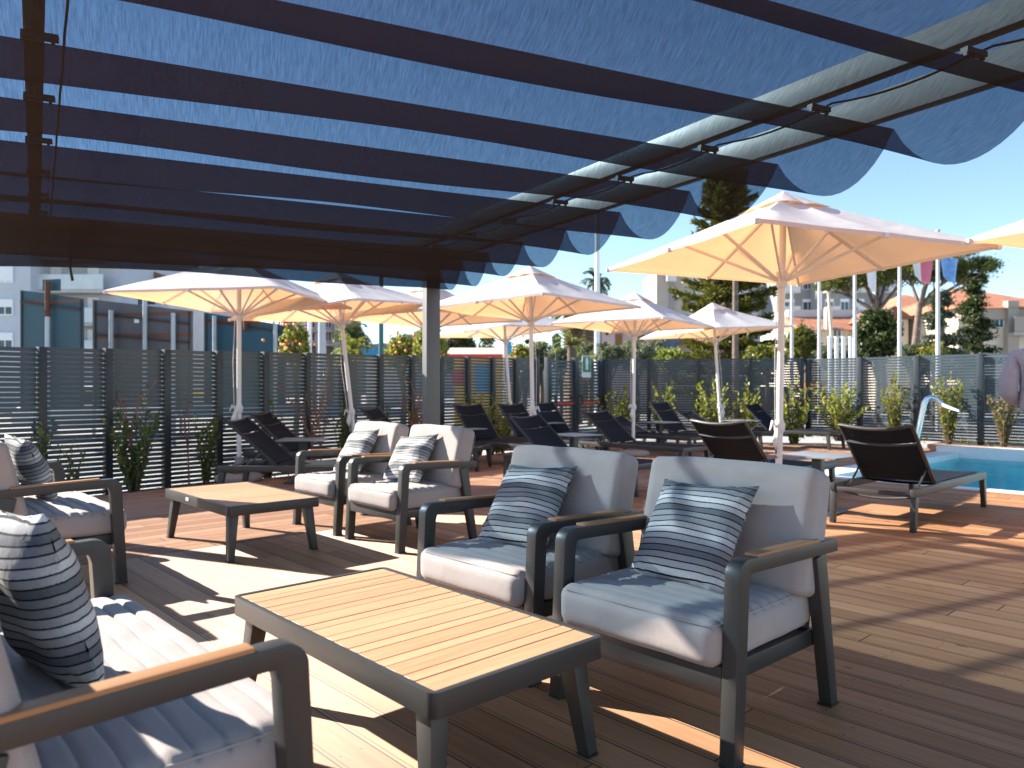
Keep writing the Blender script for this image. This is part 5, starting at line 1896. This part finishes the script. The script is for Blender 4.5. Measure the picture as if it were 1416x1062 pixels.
def car(label, pos, rot, mat):
    t = thing('parked_car', label, 'car', (pos.x, pos.y, -0.18), R(rot), 'cars parked beyond the fence')
    prof = [(-2.05, 0.35), (-2.1, 0.62), (-1.95, 0.85), (-1.5, 0.92), (-0.95, 1.38), (-0.4, 1.46), (0.5, 1.44), (1.1, 1.0), (1.85, 0.86), (2.08, 0.62), (2.05, 0.35)]
    n = len(prof)
    v_ = []
    for yy, sc in ((-0.85, 1), (-0.62, 0.0), (0.62, 0.0), (0.85, 1)):
        for x, z in prof:
            inset = 0.0 if z < 0.95 else (z - 0.95) * 0.28
            y_ = (abs(yy) if abs(yy) > 0.7 else 0.55) - inset
            zz = z + (0.03 if abs(yy) < 0.7 and z > 0.8 else 0)
            v_.append((x, math.copysign(y_, yy), zz))
    f_ = []
    for a_ in range(3):
        for i in range(n):
            j = (i + 1) % n
            f_.append((a_ * n + i, a_ * n + j, (a_ + 1) * n + j, (a_ + 1) * n + i))
    f_.append(tuple(range(n)))
    f_.append(tuple(3 * n + i for i in range(n))[::-1])
    MB().add(v_, f_).build('body', mat, t, bevel=0.03)
    for s in (-1, 1):
        q = [(-0.85, 1.0), (-0.6, 1.32), (0.45, 1.34), (0.9, 1.0)]
        MB().add([(x, s * (0.85 - max(0, (z - 0.95)) * 0.28 + 0.012), z) for x, z in q], [(0, 1, 2, 3)]).build('side_window', M['glass'], t)
        for x in (-1.3, 1.3):
            wl = MB().tube([(x, s * 0.66, 0.31), (x, s * 0.87, 0.31)], 0.31, 20).build('wheel', M['tyre'], t, True)
            MB().tube([(x, s * 0.868, 0.31), (x, s * 0.885, 0.31)], 0.19, 16).build('rim', M['galv'], wl, True)
    return t


car('white car behind the left fence below the wide sign', at(135, 22), 30, M['car_white'])
car('red car behind the shaded fence by the big conifer', at(1060, 40), 4, M['car_red'])
# yellow crash rail along the road
t = thing('yellow_guard_rail', 'yellow guard rail along the road behind the fence', 'guard rail', at(140, 19.0, -0.18), 0)
O = t.location.copy()
M['yellow_rail'] = simple('yellow rail paint', (0.75, 0.6, 0.03), 0.5)
MB().bar(at(120, 19.2, 1.09) - O, at(320, 24, 1.09) - O, 0.05, 0.09).build('rail', M['yellow_rail'], t)
for px, yy in ((130, 19.4), (190, 20.6), (250, 22.1), (310, 23.7)):
    q = at(px, yy)
    MB().box(Vector((q.x, q.y, 0.43)) - O, (0.06, 0.06, 1.22)).build('rail_post', M['galv'], t)

# pinkish house right of the gate
t, w, h = block('house', 'pinkish white house with brown eaves and a brown shutter right of the palms', 'house', 816, 916, 450, 42, 8, 'pink_wall', 0)
gable_roof(t, w, 8, h, 0.55, 0.5, 'tiles_dark', 'x')
win(t, (855 - 816) / FPX * 42, zat(470, 42) + 0.3, 0.42, 0.75, 1.0, 'brown_shutter')
win(t, (885 - 816) / FPX * 42, zat(467, 42) + 0.3, 0.38, 0.65, 1.0, 'brown_shutter')
MB().box((0.95, -0.05, zat(461, 42) + 0.3), (0.12, 0.1, 0.18)).build('wall_lamp', M['black'], t)
t, w, h = block('house', 'low pink house with tiled roof behind the conifer foot', 'house', 912, 985, 476, 44, 7, 'cream_wall', 0)
gable_roof(t, w, 7, h, 0.7, 0.4, 'tiles', 'x')
win(t, 0.9, h - 1.3, 0.6, 0.8, 0.2)
t = thing('satellite_dish', 'blue grey satellite dish in front of the low pink house', 'satellite dish', at(923, 40, -0.3), 0)
MB().tube([(0, 0, 0), (0, 0, zat(478, 40) + 0.3)], 0.04, 8).build('mast', M['galv'], t, True)
ds = MB()
ds.lathe([(0.02, 0.0), (0.30, 0.05), (0.52, 0.15), (0.50, 0.15), (0.28, 0.07), (0.02, 0.02)], 20)
M['dish'] = simple('blue grey dish', (0.20, 0.30, 0.42), 0.5)
dob = ds.build('dish', M['dish'], t, True)
dob.location = (0, -0.1, zat(473, 40) + 0.3)
dob.rotation_euler = (R(80), 0, R(20))

# apartment towers behind the conifer
TG = 'apartment towers on the hill'


def tower(label, px0, px1, yt, dist, wall, cols, rows_, ang=0, balc=True):
    t, w, h = block('apartment_tower', label, 'building', px0, px1, yt, dist, 16, wall, ang, TG, -2)
    bw = w / cols
    for r_ in range(rows_):
        z_ = h - 3.4 - 3.1 * r_
        if z_ < 4:
            break
        for c in range(cols):
            x = (c + 0.5) * bw
            if balc and c % 2 == 0:
                b_ = MB().box((x, -0.7, z_ - 0.1), (bw * 0.86, 1.4, 0.2)).build('balcony', M['white_wall'], t)
                MB().box((x, -1.36, z_ + 0.45), (bw * 0.86, 0.08, 0.95)).build('parapet', M['white_wall'], b_)
            win(t, x, z_ + 1.25, bw * 0.55, 1.7, 0.25 if (r_ + c) % 3 else 0.7)
    return t, w, h


t, w, h = block('apartment_tower', 'beige stair tower left of the big conifer', 'building', 908, 946, 372, 112, 12, 'beige_wall', 0, TG, -2)
MB().box((w * 0.55, -0.05, h * 0.55), (w * 0.16, 0.3, h * 0.8)).build('vertical_slot', M['grey_wall'], t)
MB().box((w * 0.5, -0.5, h * 0.93), (w * 0.35, 1.0, 0.9)).build('ledge', M['white_wall'], t)
tower('apartment tower with white balconies behind the big conifer', 946, 1075, 366, 116, 'white_wall', 6, 5)
t, w, h = tower('grey apartment tower with pale balconies right of the big conifer', 1078, 1130, 372, 108, 'grey_wall', 2, 6)
t, w, h = tower('broad grey apartment tower behind the flagpoles', 1136, 1242, 370, 104, 'grey_wall', 5, 6)

# houses on the right
t, w, h = block('house', 'pale house with a tiled roof strip behind the flagpoles', 'house', 1108, 1232, 453, 55, 9, 'cream_wall', 0)
MB().add([(-0.3, -0.5, h - 0.2), (w + 0.3, -0.5, h - 0.2), (w + 0.3, 2.5, h + 1.05), (-0.3, 2.5, h + 1.05), (w + 0.3, 2.5, h - 0.2), (-0.3, 2.5, h - 0.2)], [(0, 1, 2, 3), (3, 2, 4, 5), (0, 5, 4, 1), (0, 3, 5), (1, 4, 2)]).build('roof', M['tiles'], t)
MB().box((w / 2, 5, h + 0.8), (w, 5, 1.6)).build('upper_wall', M['white_wall'], t)
MB().box((1.9, -0.25, h + 0.6), (0.45, 0.45, 1.7)).build('chimney', M['cream_wall'], t)
for px in (1157, 1120, 1210):
    win(t, (px - 1108) / FPX * 55, zat(464, 55) + 0.3, 0.7, 1.3, 0.2)
MB().add([(-0.2, -1.2, 1.65), (w * 0.9, -1.2, 1.65), (w * 0.9, -0.002, 2.1), (-0.2, -0.002, 2.1), (w * 0.9, -0.002, 1.6), (-0.2, -0.002, 1.6)], [(0, 1, 2, 3), (3, 2, 4, 5), (0, 5, 4, 1), (0, 3, 5), (1, 4, 2)]).build('porch_roof', M['tiles'], t)
t, w, h = block('house', 'gabled cream house behind the trunk of the umbrella pine', 'house', 1212, 1256, 442, 52, 10, 'cream_wall', 0)
gable_roof(t, w, 10, h, 0.95, 0.35, 'tiles_dark', 'y')
win(t, w * 0.65, h - 1.6, 0.5, 0.9, 0)
t, w, h = block('house', 'orange roofed house between pine and cedar', 'house', 1243, 1345, 436, 60, 10, 'cream_wall', 0)
gable_roof(t, w, 10, h, 2.3, 0.4, 'tiles', 'hip')
win(t, 2.0, h - 2.4, 0.8, 1.2, 0.3)
t, w, h = block('house', 'large house with an orange hip roof at the right edge', 'house', 1325, 1480, 427, 47, 12, 'cream_wall', 0)
gable_roof(t, w, 12, h, 2.1, 0.5, 'tiles', 'hip')
MB().box((w / 2 + 0.2, -0.10, h - 0.35), (w + 0.3, 0.25, 0.7)).build('frieze', M['beige_wall'], t)
for px, ww, gm in ((1370, 0.55, 'teal_glass'), (1381, 0.62, 'teal_glass'), (1407, 0.55, 'glass')):
    win(t, (px - 1325) / FPX * 47, zat(443, 47) + 0.3, ww, 0.95, 0, gmat=gm)
MB().box(((1395 - 1325) / FPX * 47, -0.2, h - 1.2), (0.7, 0.5, h * 0.5)).build('pilaster', M['beige_wall'], t)
balcony(t, (1412 - 1325) / FPX * 47, zat(461, 47) + 0.3, 2.2, 1.0, 'beige_wall')
MB().box(((1393 - 1325) / FPX * 47, -1.2, 1.2), (0.35, 0.35, 2.4)).build('porch_column', M['cream_wall'], t)

# ------------------------------------------------------------------ poles and flags
t = thing('lamp_post', 'tall white lamp post between the palms and the pinkish house', 'lamp post', at(826, 26, -0.2), 0, 'tall poles beyond the fence')
hh = zat(285, 26) + 0.2
MB().tube([(0, 0, 0), (0, 0, hh)], [0.12, 0.075], 12).build('pole', M['white_paint'], t, True)
MB().bar((0, 0, hh), (1.3, -0.3, hh + 0.25), 0.08, 0.08).build('lamp_arm', M['white_paint'], t)
MB().box((1.5, -0.34, hh + 0.27), (0.7, 0.28, 0.12)).build('lamp_head', M['galv'], t, bevel=0.02)


def pole(label, px, dist, ytop, r_, mat, name='street_pole', ypx2=None):
    t = thing(name, label, 'pole', at(px, dist, -0.2), 0, 'tall poles beyond the fence')
    h = zat(ytop, dist) + 0.2
    e = (0 if ypx2 is None else (ypx2 - px) / FPX * dist)
    MB().tube([(0, 0, 0), (e, 0, h)], [r_, r_ * 0.75], 12).build('shaft', M[mat], t, True)
    MB().lathe([(r_ * 1.9, 0), (r_ * 1.9, 0.04), (r_, 0.08)], 12).build('foot', M['concrete'], t, True)
    return t


M['teal_pole'] = simple('dark teal pole', (0.02, 0.10, 0.11), 0.5)
pole('dark teal street pole left of the orange trees', 527, 16, 380, 0.065, 'teal_pole')
pole('thick pale concrete pole in front of the unfinished block', 445.5, 30, 400, 0.19, 'galv')
pole('thin white pole beside the hoarding', 428, 32, 405, 0.11, 'white_paint')
pole('grey brown pole in front of the big conifer', 1017, 30, 330, 0.14, 'pine_bark')
pole('thin leaning pole against the grey tower', 1157, 50, 382, 0.12, 'cream_wall', ypx2=1144)
M['green_dark'] = simple('dark green lamp', (0.02, 0.05, 0.03), 0.5)
t = pole('short dark garden lamp in front of the olive hedge', 769.5, 22, 482, 0.05, 'green_dark', 'garden_lamp')
MB().lathe([(0.05, 0), (0.13, 0.05), (0.14, 0.32), (0.16, 0.34), (0.02, 0.46)], 12, (0, 0, zat(482, 22) + 0.2)).build('lantern', M['green_dark'], t, True)


M['pole_white'] = simple('dull white pole paint', (0.5, 0.5, 0.51), 0.45, 0, 0.06, 3)


def flagpole(label, px, dist, ytop, flag=None):
    t = thing('flagpole', label, 'flagpole', at(px, dist, -0.2), 0, 'white flagpoles beyond the fence')
    h = zat(ytop, dist) + 0.2
    MB().tube([(0, 0, 0), (0, 0, h)], [0.075, 0.05], 12).build('shaft', M['pole_white'], t, True)
    MB().lathe([(0.02, h), (0.07, h + 0.04), (0.07, h + 0.09), (0.01, h + 0.14)], 10).build('finial', M['galv'], t, True)
    return t, h


def flag_mesh(name, label, loc, w, h, mats, seed, swing):
    """limp hanging flag: three vertical bands or one cloth"""
    rs = np.random.default_rng(int(seed))
    n, m_ = 18, 14
    vs, fs, mi = [], [], []
    for j in range(m_ + 1):
        for i in range(n + 1):
            u_, v_ = i / n, j / m_
            drop = swing * u_ + 0.25 * u_ * v_ * h
            x = u_ * w * (0.62 - 0.15 * v_) + 0.12 * v_ * w
            y = 0.12 * math.sin(u_ * 9 + v_ * 2.2 + seed) * (0.3 + u_) * w * 0.6
            vs.append((x, y, -v_ * h - drop))
    for j in range(m_):
        for i in range(n):
            a = j * (n + 1) + i
            fs.append((a, a + 1, a + n + 2, a + n + 1))
            mi.append(min(len(mats) - 1, int(i / n * len(mats))))
    o = MB().add(vs, fs).build(name, mats, None, True)
    o.data.polygons.foreach_set('material_index', mi)
    o.location = loc
    tag(o, label, 'flag', 'flags on the flagpoles')
    return o


M['flag_pink'] = simple('faded red flag cloth', (0.62, 0.16, 0.22), 0.8, 0, 0.08, 3)
M['flag_white'] = simple('white flag cloth', (0.72, 0.72, 0.74), 0.8, 0, 0.05, 3)
M['flag_green'] = simple('pale flag cloth', (0.60, 0.62, 0.60), 0.8, 0, 0.05, 3)
M['flag_blue'] = simple('blue flag cloth with pale marks', (0.10, 0.25, 0.55), 0.8, 0, 0.08, 5, col2=(0.22, 0.40, 0.68))
flagpole('flagpole carrying the limp white flag', 1182, 27, 345)
flagpole('flagpole carrying the faded red and white flag', 1244, 25.5, 340)
flagpole('flagpole carrying the blue flag, rightmost of the row', 1297, 24, 322)
flagpole('flagpole without a flag next to the big parasol pole', 1095, 29, 350)
flagpole('bare flagpole between the big parasol and the white flag', 1133, 28, 350)
for px, yt, d_, lab, mats, sd_, fw, fh in ((1198, 368, 27, 'limp white flag seen under the big parasol', ['flag_white'], 1.0, 0.55, 0.75),
                                      (1259, 348, 25.5, 'faded red and white flag hanging beside the umbrella pine', ['flag_green', 'flag_white', 'flag_pink', 'flag_pink'], 2.0, 1.15, 0.85),
                                      (1299, 352, 24, 'pale blue flag hanging from the rightmost flagpole', ['flag_blue', 'flag_blue', 'flag_blue'], 3.4, 0.95, 0.72)):
    p = at(px, d_ - 0.1)
    flag_mesh('flag', lab, (p.x, p.y, zat(yt, d_)), fw, fh, [M[q] for q in mats], sd_, 0.18)
for i, px in enumerate((1147.5, 1157, 1166.5, 1176.5)):
    t = thing('white_post', ['first', 'second', 'third', 'fourth'][i] + ' of the four short white posts left of the white flag pole', 'post', at(px, 26, -0.2), 0, 'short white posts in a row')
    h = zat(467, 26) + 0.2
    MB().box((0, 0, h / 2), (0.10, 0.10, h)).build('shaft', M['white_paint'], t, bevel=0.01)
    MB().box((0, 0, h + 0.02), (0.14, 0.14, 0.04)).build('cap', M['white_paint'], t, bevel=0.01)

# ------------------------------------------------------------------ trees beyond the fence
def tree_thing(name, label, pos, group='trees beyond the fence', z0=-0.3):
    return thing(name, label, 'tree', (pos[0], pos[1], z0), 0, group)


def bushy(name, label, px, dist, ytop, wpx, mat, n_cl=60, per=60, leaf=0.16, trunk=0.35, ybase=None, flat=0.9, seed=0, group='trees beyond the fence', aspect=0.45, limbs=6):
    rs = np.random.default_rng(seed + 70)
    p = at(px, dist)
    t = tree_thing(name, label, (p.x, p.y), group)
    H = zat(ytop, dist) + 0.3
    W = wpx / FPX * dist
    zb = H * trunk if ybase is None else zat(ybase, dist) + 0.3
    tr = MB()
    tr.tube([(0, 0, -0.05), (0.05, 0.02, zb * 0.6), (0.0, 0.05, zb + (H - zb) * 0.45)], [W * 0.05 + 0.04, W * 0.04 + 0.03, W * 0.015 + 0.01], 8)
    cs, rr = [], []
    for i in range(n_cl):
        a = rs.uniform(0, 2 * math.pi)
        v_ = rs.uniform(-1, 1)
        q = rs.uniform(0.25, 1.0) ** 0.5
        s = math.sqrt(1 - v_ * v_)
        c = np.array([math.cos(a) * s * q * W / 2 * 0.88, math.sin(a) * s * q * W / 2 * 0.88, (zb + H) / 2 + v_ * q * (H - zb) / 2 * 0.9])
        cs.append(c)
        rr.append(W * rs.uniform(0.08, 0.17))
    for i in range(limbs):
        c = cs[i * (n_cl // limbs)]
        tr.tube([(0, 0, zb * 0.75), (c[0] * 0.5, c[1] * 0.5, (zb * 0.75 + c[2]) / 2 - 0.05), tuple(c)], [W * 0.02 + 0.015, W * 0.015 + 0.01, 0.008], 6, False)
    tr.build('trunk', M['bark'], t, True)
    leaves('crown', clump_points(cs, rr, per, flat), leaf, LM[mat], t, aspect)
    return t, cs, W


def fruit(t, cs, n, r_):
    src = None
    for i in range(n):
        c = cs[RNG.integers(len(cs))]
        p = np.asarray(c) + RNG.normal(size=3) * 0.22 + np.array([0, -0.25, 0])
        if src is None:
            src = MB().lathe([(0.001, -r_), (r_ * 0.7, -r_ * 0.7), (r_, 0), (r_ * 0.7, r_ * 0.7), (0.001, r_)], 10).build('orange', M['orange'], t, True)
            o = src
        else:
            o = src.copy()
            COL.objects.link(o)
        o.location = tuple(p)


t, cs, W = bushy('orange_tree', 'orange tree with ripe fruit between the teal sign and the hoarding', 407, 14.5, 444, 44, 'citrus', 55, 45, 0.085, ybase=505, seed=1)
fruit(t, cs, 22, 0.030)
t, cs, W = bushy('orange_tree', 'orange tree with ripe fruit left of the pergola post', 556, 18.5, 462, 56, 'citrus', 70, 45, 0.10, ybase=512, seed=2)
fruit(t, cs, 28, 0.036)
t, cs, W = bushy('orange_tree', 'orange tree with ripe fruit just behind the pergola post', 592, 18.0, 456, 56, 'citrus', 70, 45, 0.10, ybase=512, seed=3)
fruit(t, cs, 28, 0.036)
t, cs, W = bushy('orange_tree', 'small orange tree beside the feather banner', 722, 21, 476, 36, 'citrus', 40, 40, 0.10, ybase=512, seed=4)
fruit(t, cs, 14, 0.036)
bushy('round_tree', 'dark round tree far behind the fence right of the pergola post', 634, 60, 452, 52, 'dark', 70, 50, 0.35, seed=5)
bushy('round_tree', 'dark bushy tree far behind the kiosk', 672, 66, 462, 46, 'dark', 60, 50, 0.35, seed=6)
bushy('round_tree', 'green bush left of the palms', 726, 34, 462, 30, 'dark', 40, 45, 0.2, seed=7)
OG = 'olive trees behind the gate'
for i, (px, yt, wv) in enumerate(((716, 477, 44), (748, 473, 48), (815, 476, 44), (842, 473, 50), (880, 470, 56), (906, 466, 44), (775, 480, 40))):
    bushy('olive_tree', ['pale olive bush left of the middle parasol pole', 'pale olive bush right of the middle parasol pole', 'pale olive bush below the white lamp post', 'pale olive bush below the brown shutter of the pinkish house', 'wide pale olive bush behind the parasol pole right of the gate', 'tall pale olive bush left of the satellite dish', 'low pale olive bush behind the garden lamp'][i], px, 26 + (i % 3), yt, wv, 'olive', 55, 55, 0.15, ybase=512, seed=20 + i, group=OG, aspect=0.3)
bushy('yellow_bush', 'yellowish bush at the foot of the big conifer', 925, 24, 482, 44, 'bright', 40, 45, 0.14, ybase=512, seed=31)
bushy('round_tree', 'dark round glossy tree in front of the umbrella pine trunks', 1213, 30, 428, 60, 'dark', 110, 80, 0.2, ybase=505, seed=32)
bushy('weeping_tree', 'yellow green weeping tree right of the big parasol pole', 1108, 33, 446, 46, 'pine_gold', 70, 70, 0.24, ybase=505, seed=33, aspect=0.2)
bushy('green_bush', 'low green bush below the blue flag', 1290, 27, 476, 50, 'citrus', 50, 50, 0.15, ybase=510, seed=34)
bushy('green_bush', 'low grey green bush below the red and white flag', 1262, 28, 470, 40, 'olive', 50, 50, 0.16, ybase=510, seed=35)
bushy('green_bush', 'low bush behind the four short posts', 1150, 32, 478, 60, 'olive', 50, 50, 0.18, ybase=510, seed=36)
bushy('green_bush', 'low bush behind the shaded fence by the parasol pole', 1060, 30, 478, 60, 'citrus', 50, 50, 0.18, ybase=510, seed=37)

# the big layered conifer
p = at(1003, 38)
t = tree_thing('layered_conifer', 'tall layered conifer rising behind the parasols, its tip seen through the shade cloth', (p.x, p.y))
H = zat(228, 38) + 0.3
MB().tube([(0, 0, -0.1), (0.1, 0, H * 0.5), (0.05, 0, H - 0.2)], [0.34, 0.2, 0.04], 10).build('trunk', M['pine_bark'], t, True)
brs = MB()
pts, dirs = [], []
rs = np.random.default_rng(5)
nl = 20
for i in range(nl):
    f = i / (nl - 1)
    z = 1.2 + (H - 1.5) * f
    ln = (2.75 * (1 - f) ** 0.55 + 0.4) * rs.uniform(0.85, 1.12)
    nb = 9 if f < 0.7 else 7
    a0 = rs.uniform(0, 6.28)
    for k in range(nb):
        a = a0 + 2 * math.pi * k / nb + rs.uniform(-.22, .22)
        l_ = ln * rs.uniform(0.7, 1.1)
        up = 0.06 + 0.22 * f
        e = Vector((math.cos(a) * l_, math.sin(a) * l_, z + up * l_))
        m2 = Vector((math.cos(a) * l_ * 0.5, math.sin(a) * l_ * 0.5, z + up * l_ * 0.25))
        brs.tube([(0, 0, z), m2, e], [0.05, 0.035, 0.012], 5, False)
        side = Vector((-math.sin(a), math.cos(a), 0))
        for q in range(11):
            g_ = 0.25 + 0.75 * q / 10
            c = Vector((math.cos(a) * l_ * g_, math.sin(a) * l_ * g_, z + up * l_ * g_ * g_))
            wd = (0.16 + 0.45 * math.sin(math.pi * min(1, g_ * 0.95))) * (0.5 + 0.5 * (1 - f)) + 0.05
            for s in range(20):
                o_ = rs.uniform(-1, 1)
                pp = c + side * o_ * wd + Vector((0, 0, rs.normal() * 0.09 + 0.05))
                pts.append(tuple(pp))
                dd = (side * o_ + Vector((math.cos(a), math.sin(a), 0.5)) * 0.8).normalized()
                dirs.append(tuple(dd))
brs.build('branches', M['pine_bark'], t, True)
leaves('crown', pts, 0.34, LM['conifer'], t, 0.30, dirs, 0.35)


# umbrella pines
def umbrella_pine(label, px, dist, y_base, limbs, mat, seed, leaf=0.2):
    """limbs: list of (px, y, radius px) pads of foliage; trunk forks to them"""
    p = at(px, dist)
    t = tree_thing('umbrella_pine', label, (p.x, p.y))
    rs = np.random.default_rng(int(seed))
    tr = MB()
    fork = Vector(((limbs[0][3] - px) / FPX * dist, 0, zat(limbs[0][4], dist) + 0.3))
    tr.tube([(0, 0, -0.1), fork * 0.5 + Vector((0.05, 0, 0)), fork], [0.30, 0.24, 0.18], 9)
    cs, rr = [], []
    for lx, ly, lr, _, _ in limbs:
        e = Vector(((lx - px) / FPX * dist, rs.uniform(-1.2, 1.2), zat(ly, dist) + 0.3))
        rad = lr * 1.2 / FPX * dist
        mid = fork + (e - fork) * 0.55 + Vector((0, 0, -0.12 * (e - fork).length * 0.5))
        tr.tube([fork - Vector((0, 0, 0.3)), mid, e - Vector((0, 0, rad * 0.25))], [0.13, 0.085, 0.03], 7, False)
        for k in range(4):
            a = rs.uniform(0, 6.28)
            e2_ = e + Vector((math.cos(a) * rad * 0.6, math.sin(a) * rad * 0.6, 0))
            tr.tube([mid, (mid + e2_) / 2 + Vector((0, 0, -0.05)), e2_], [0.05, 0.03, 0.012], 5, False)
        for k in range(34):
            a, q = rs.uniform(0, 6.28), math.sqrt(rs.uniform(0, 1))
            cs.append(np.array([e.x + math.cos(a) * q * rad, e.y + math.sin(a) * q * rad * 1.1, e.z + (1 - q * q) * rad * 0.45 + rs.uniform(-0.3, 0.12) * rad]))
            rr.append(rad * rs.uniform(0.22, 0.42))
    tr.build('trunk', M['pine_bark'], t, True)
    leaves('crown', clump_points(cs, rr, 90, 0.6), leaf * 1.15, LM[mat], t, 0.22, None, 0.35, 1.0)
    return t


fx, fy = 1213, 425
umbrella_pine('left umbrella pine with golden green crown above the grey towers', 1222, 44, 0,
              [(1165, 392, 20, fx, fy), (1188, 378, 24, fx, fy), (1214, 372, 26, fx, fy), (1240, 384, 22, fx, fy), (1200, 392, 18, fx, fy), (1232, 366, 22, fx, fy)], 'pine_gold', 41)
fx, fy = 1272, 418
umbrella_pine('right umbrella pine with leaning trunk behind the blue flag', 1254, 46, 0,
              [(1262, 372, 22, fx, fy), (1290, 366, 26, fx, fy), (1318, 366, 26, fx, fy), (1340, 376, 22, fx, fy), (1352, 386, 13, fx, fy), (1310, 382, 22, fx, fy), (1276, 385, 12, fx, fy)], 'pine', 42)

# cedars below the blue flag


def cedar(label, px, dist, ytop, wpx, mat, seed, lean=0.0):
    p = at(px, dist)
    t = tree_thing('cedar_tree', label, (p.x, p.y))
    rs = np.random.default_rng(int(seed))
    H = zat(ytop, dist) + 0.3
    W = wpx / FPX * dist / 2
    MB().tube([(0, 0, -0.1), (0, 0, H * 0.6), (0, 0, H - 0.1)], [0.22, 0.13, 0.03], 8).build('trunk', M['pine_bark'], t, True)
    b_ = MB()
    cs, rr = [], []
    n = 70
    for i in range(n):
        f = rs.uniform(0.02, 1)
        z = H * (0.10 + 0.88 * f)
        l_ = W * ((1 - f) ** 0.75 * 0.95 + 0.08) * rs.uniform(0.55, 1.15)
        a = rs.uniform(0, 6.28)
        e = Vector((math.cos(a) * l_, math.sin(a) * l_, z - 0.12 * l_))
        b_.tube([(0, 0, z), e * 0.5 + Vector((0, 0, z * 0.5)), e], [0.05, 0.03, 0.01], 5, False)
        for q in range(5):
            g_ = 0.3 + 0.7 * q / 4
            cs.append(np.array([math.cos(a) * l_ * g_, math.sin(a) * l_ * g_, z - 0.12 * l_ * g_]))
            rr.append(0.24 + 0.22 * l_ * 0.5)
    b_.build('branches', M['pine_bark'], t, True)
    leaves('crown', clump_points(cs, rr, 46, 0.42), 0.19, LM[mat], t, 0.3)
    return t


cedar('blue green cedar behind the rightmost flagpole', 1303, 30, 402, 92, 'cedar', 51)
cedar('dark cedar with a pointed top left of the orange roofed house', 1347, 32, 384, 84, 'dark', 52)


# palms
def palm(label, px, dist, ycrown, mat, rad_px, n=26, trunk_r=0.16, name='palm_tree', skirt=True, seed=0, stiff=0.2):
    p = at(px, dist)
    t = tree_thing(name, label, (p.x, p.y))
    rs = np.random.default_rng(int(seed))
    H = zat(ycrown, dist) + 0.3
    rad = rad_px / FPX * dist
    prof = [(trunk_r * 1.25, -0.1), (trunk_r, 0.4)]
    k = 0
    z = 0.5
    while z < H - 0.1:
        prof += [(trunk_r * 1.06, z), (trunk_r * 0.95, z + 0.07)]
        z += 0.16
    prof.append((trunk_r * 0.9, H))
    MB().lathe(prof, 12).build('trunk', M['bark'], t, True)

    def fronds(nm, cnt, el0, el1, droop, m_, sc):
        pts, dirs = [], []
        rb = MB()
        for i in range(cnt):
            a = rs.uniform(0, 6.28)
            el = rs.uniform(el0, el1)
            prev = Vector((0, 0, H))
            d = Vector((math.cos(a) * math.cos(el), math.sin(a) * math.cos(el), math.sin(el)))
            path = [prev]
            l_ = rad * sc * rs.uniform(0.8, 1.15)
            for s in range(10):
                prev = prev + d * l_ / 10
                d = (d + Vector((0, 0, -droop * 0.1 * (1 + s * 0.25)))).normalized()
                path.append(prev)
            rb.tube(path, [0.018] * 6 + [0.01] * 5, 4, False)
            for s in range(1, 11):
                q = path[s]
                tg = (path[s] - path[s - 1]).normalized()
                sd_ = tg.cross(Vector((0, 0, 1)))
                if sd_.length < 0.1:
                    sd_ = Vector((1, 0, 0))
                sd_.normalize()
                for w_ in (-1, 1):
                    for h_ in (0, 1):
                        dv = (sd_ * w_ * 0.8 + tg * 0.7 + Vector((0, 0, -0.15))).normalized()
                        ln = 0.26 * rad * math.sin(math.pi * (0.15 + 0.8 * s / 11))
                        c = q - tg * h_ * l_ / 20 + dv * ln * 0.5
                        pts.append(tuple(c))
                        dirs.append(tuple(dv))
        rb.build(nm + '_midribs', m_ if nm.startswith('dry') else M['bark'], t, True)
        leaves(nm, pts, 0.27 * rad, m_, t, 0.16, dirs, 0.08)
    fronds('fronds', n, -0.2, 1.4, 1.4 * (1 - stiff), LM[mat], 1.0)
    if skirt:
        fronds('dry_fronds', 14, -1.2, -0.3, 1.2, LM['palm_dry'], 0.7)
    return t


palm('palm with a shaggy brown trunk behind the middle parasol', 792, 30, 432, 'palm', 44, 30, 0.36, seed=1)
palm('taller palm whose crown stands above the middle parasol, beside the lamp post', 826, 36, 392, 'palm', 26, 30, 0.2, seed=2, skirt=False)
palm('second shaggy palm right of the first', 812, 33, 432, 'palm', 30, 22, 0.34, seed=3)
palm('small yellow green palm above the gate', 791, 20, 478, 'palm_y', 26, 14, 0.13, seed=4, skirt=False, stiff=0.5)
palm('small yellow green palm behind the leaning parasol pole', 487, 18, 488, 'palm_y', 36, 20, 0.12, seed=5, skirt=False, stiff=0.3)
palm('dark palm behind the leaning parasol pole', 486, 40, 462, 'palm', 34, 26, 0.2, seed=6, skirt=False)

# hills far off
hb = []
n = 60
vs, fs = [], []
for i in range(n + 1):
    px = -300 + 2000 * i / n
    p = at(px, 420)
    hz = zat(487 - 8 * math.sin(i * 0.31) - 5 * math.sin(i * 0.77 + 1), 420)
    vs += [(p.x, 400, -3), (p.x, 420, hz), (p.x, 480, hz * 0.6), (p.x, 520, -3)]
for i in range(n):
    for k in range(3):
        a = i * 4 + k
        fs.append((a, a + 1, a + 5, a + 4))
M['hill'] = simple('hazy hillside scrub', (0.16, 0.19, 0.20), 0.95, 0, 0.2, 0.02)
struct(MB().add(vs, fs).build('hills', M['hill'], None, True))
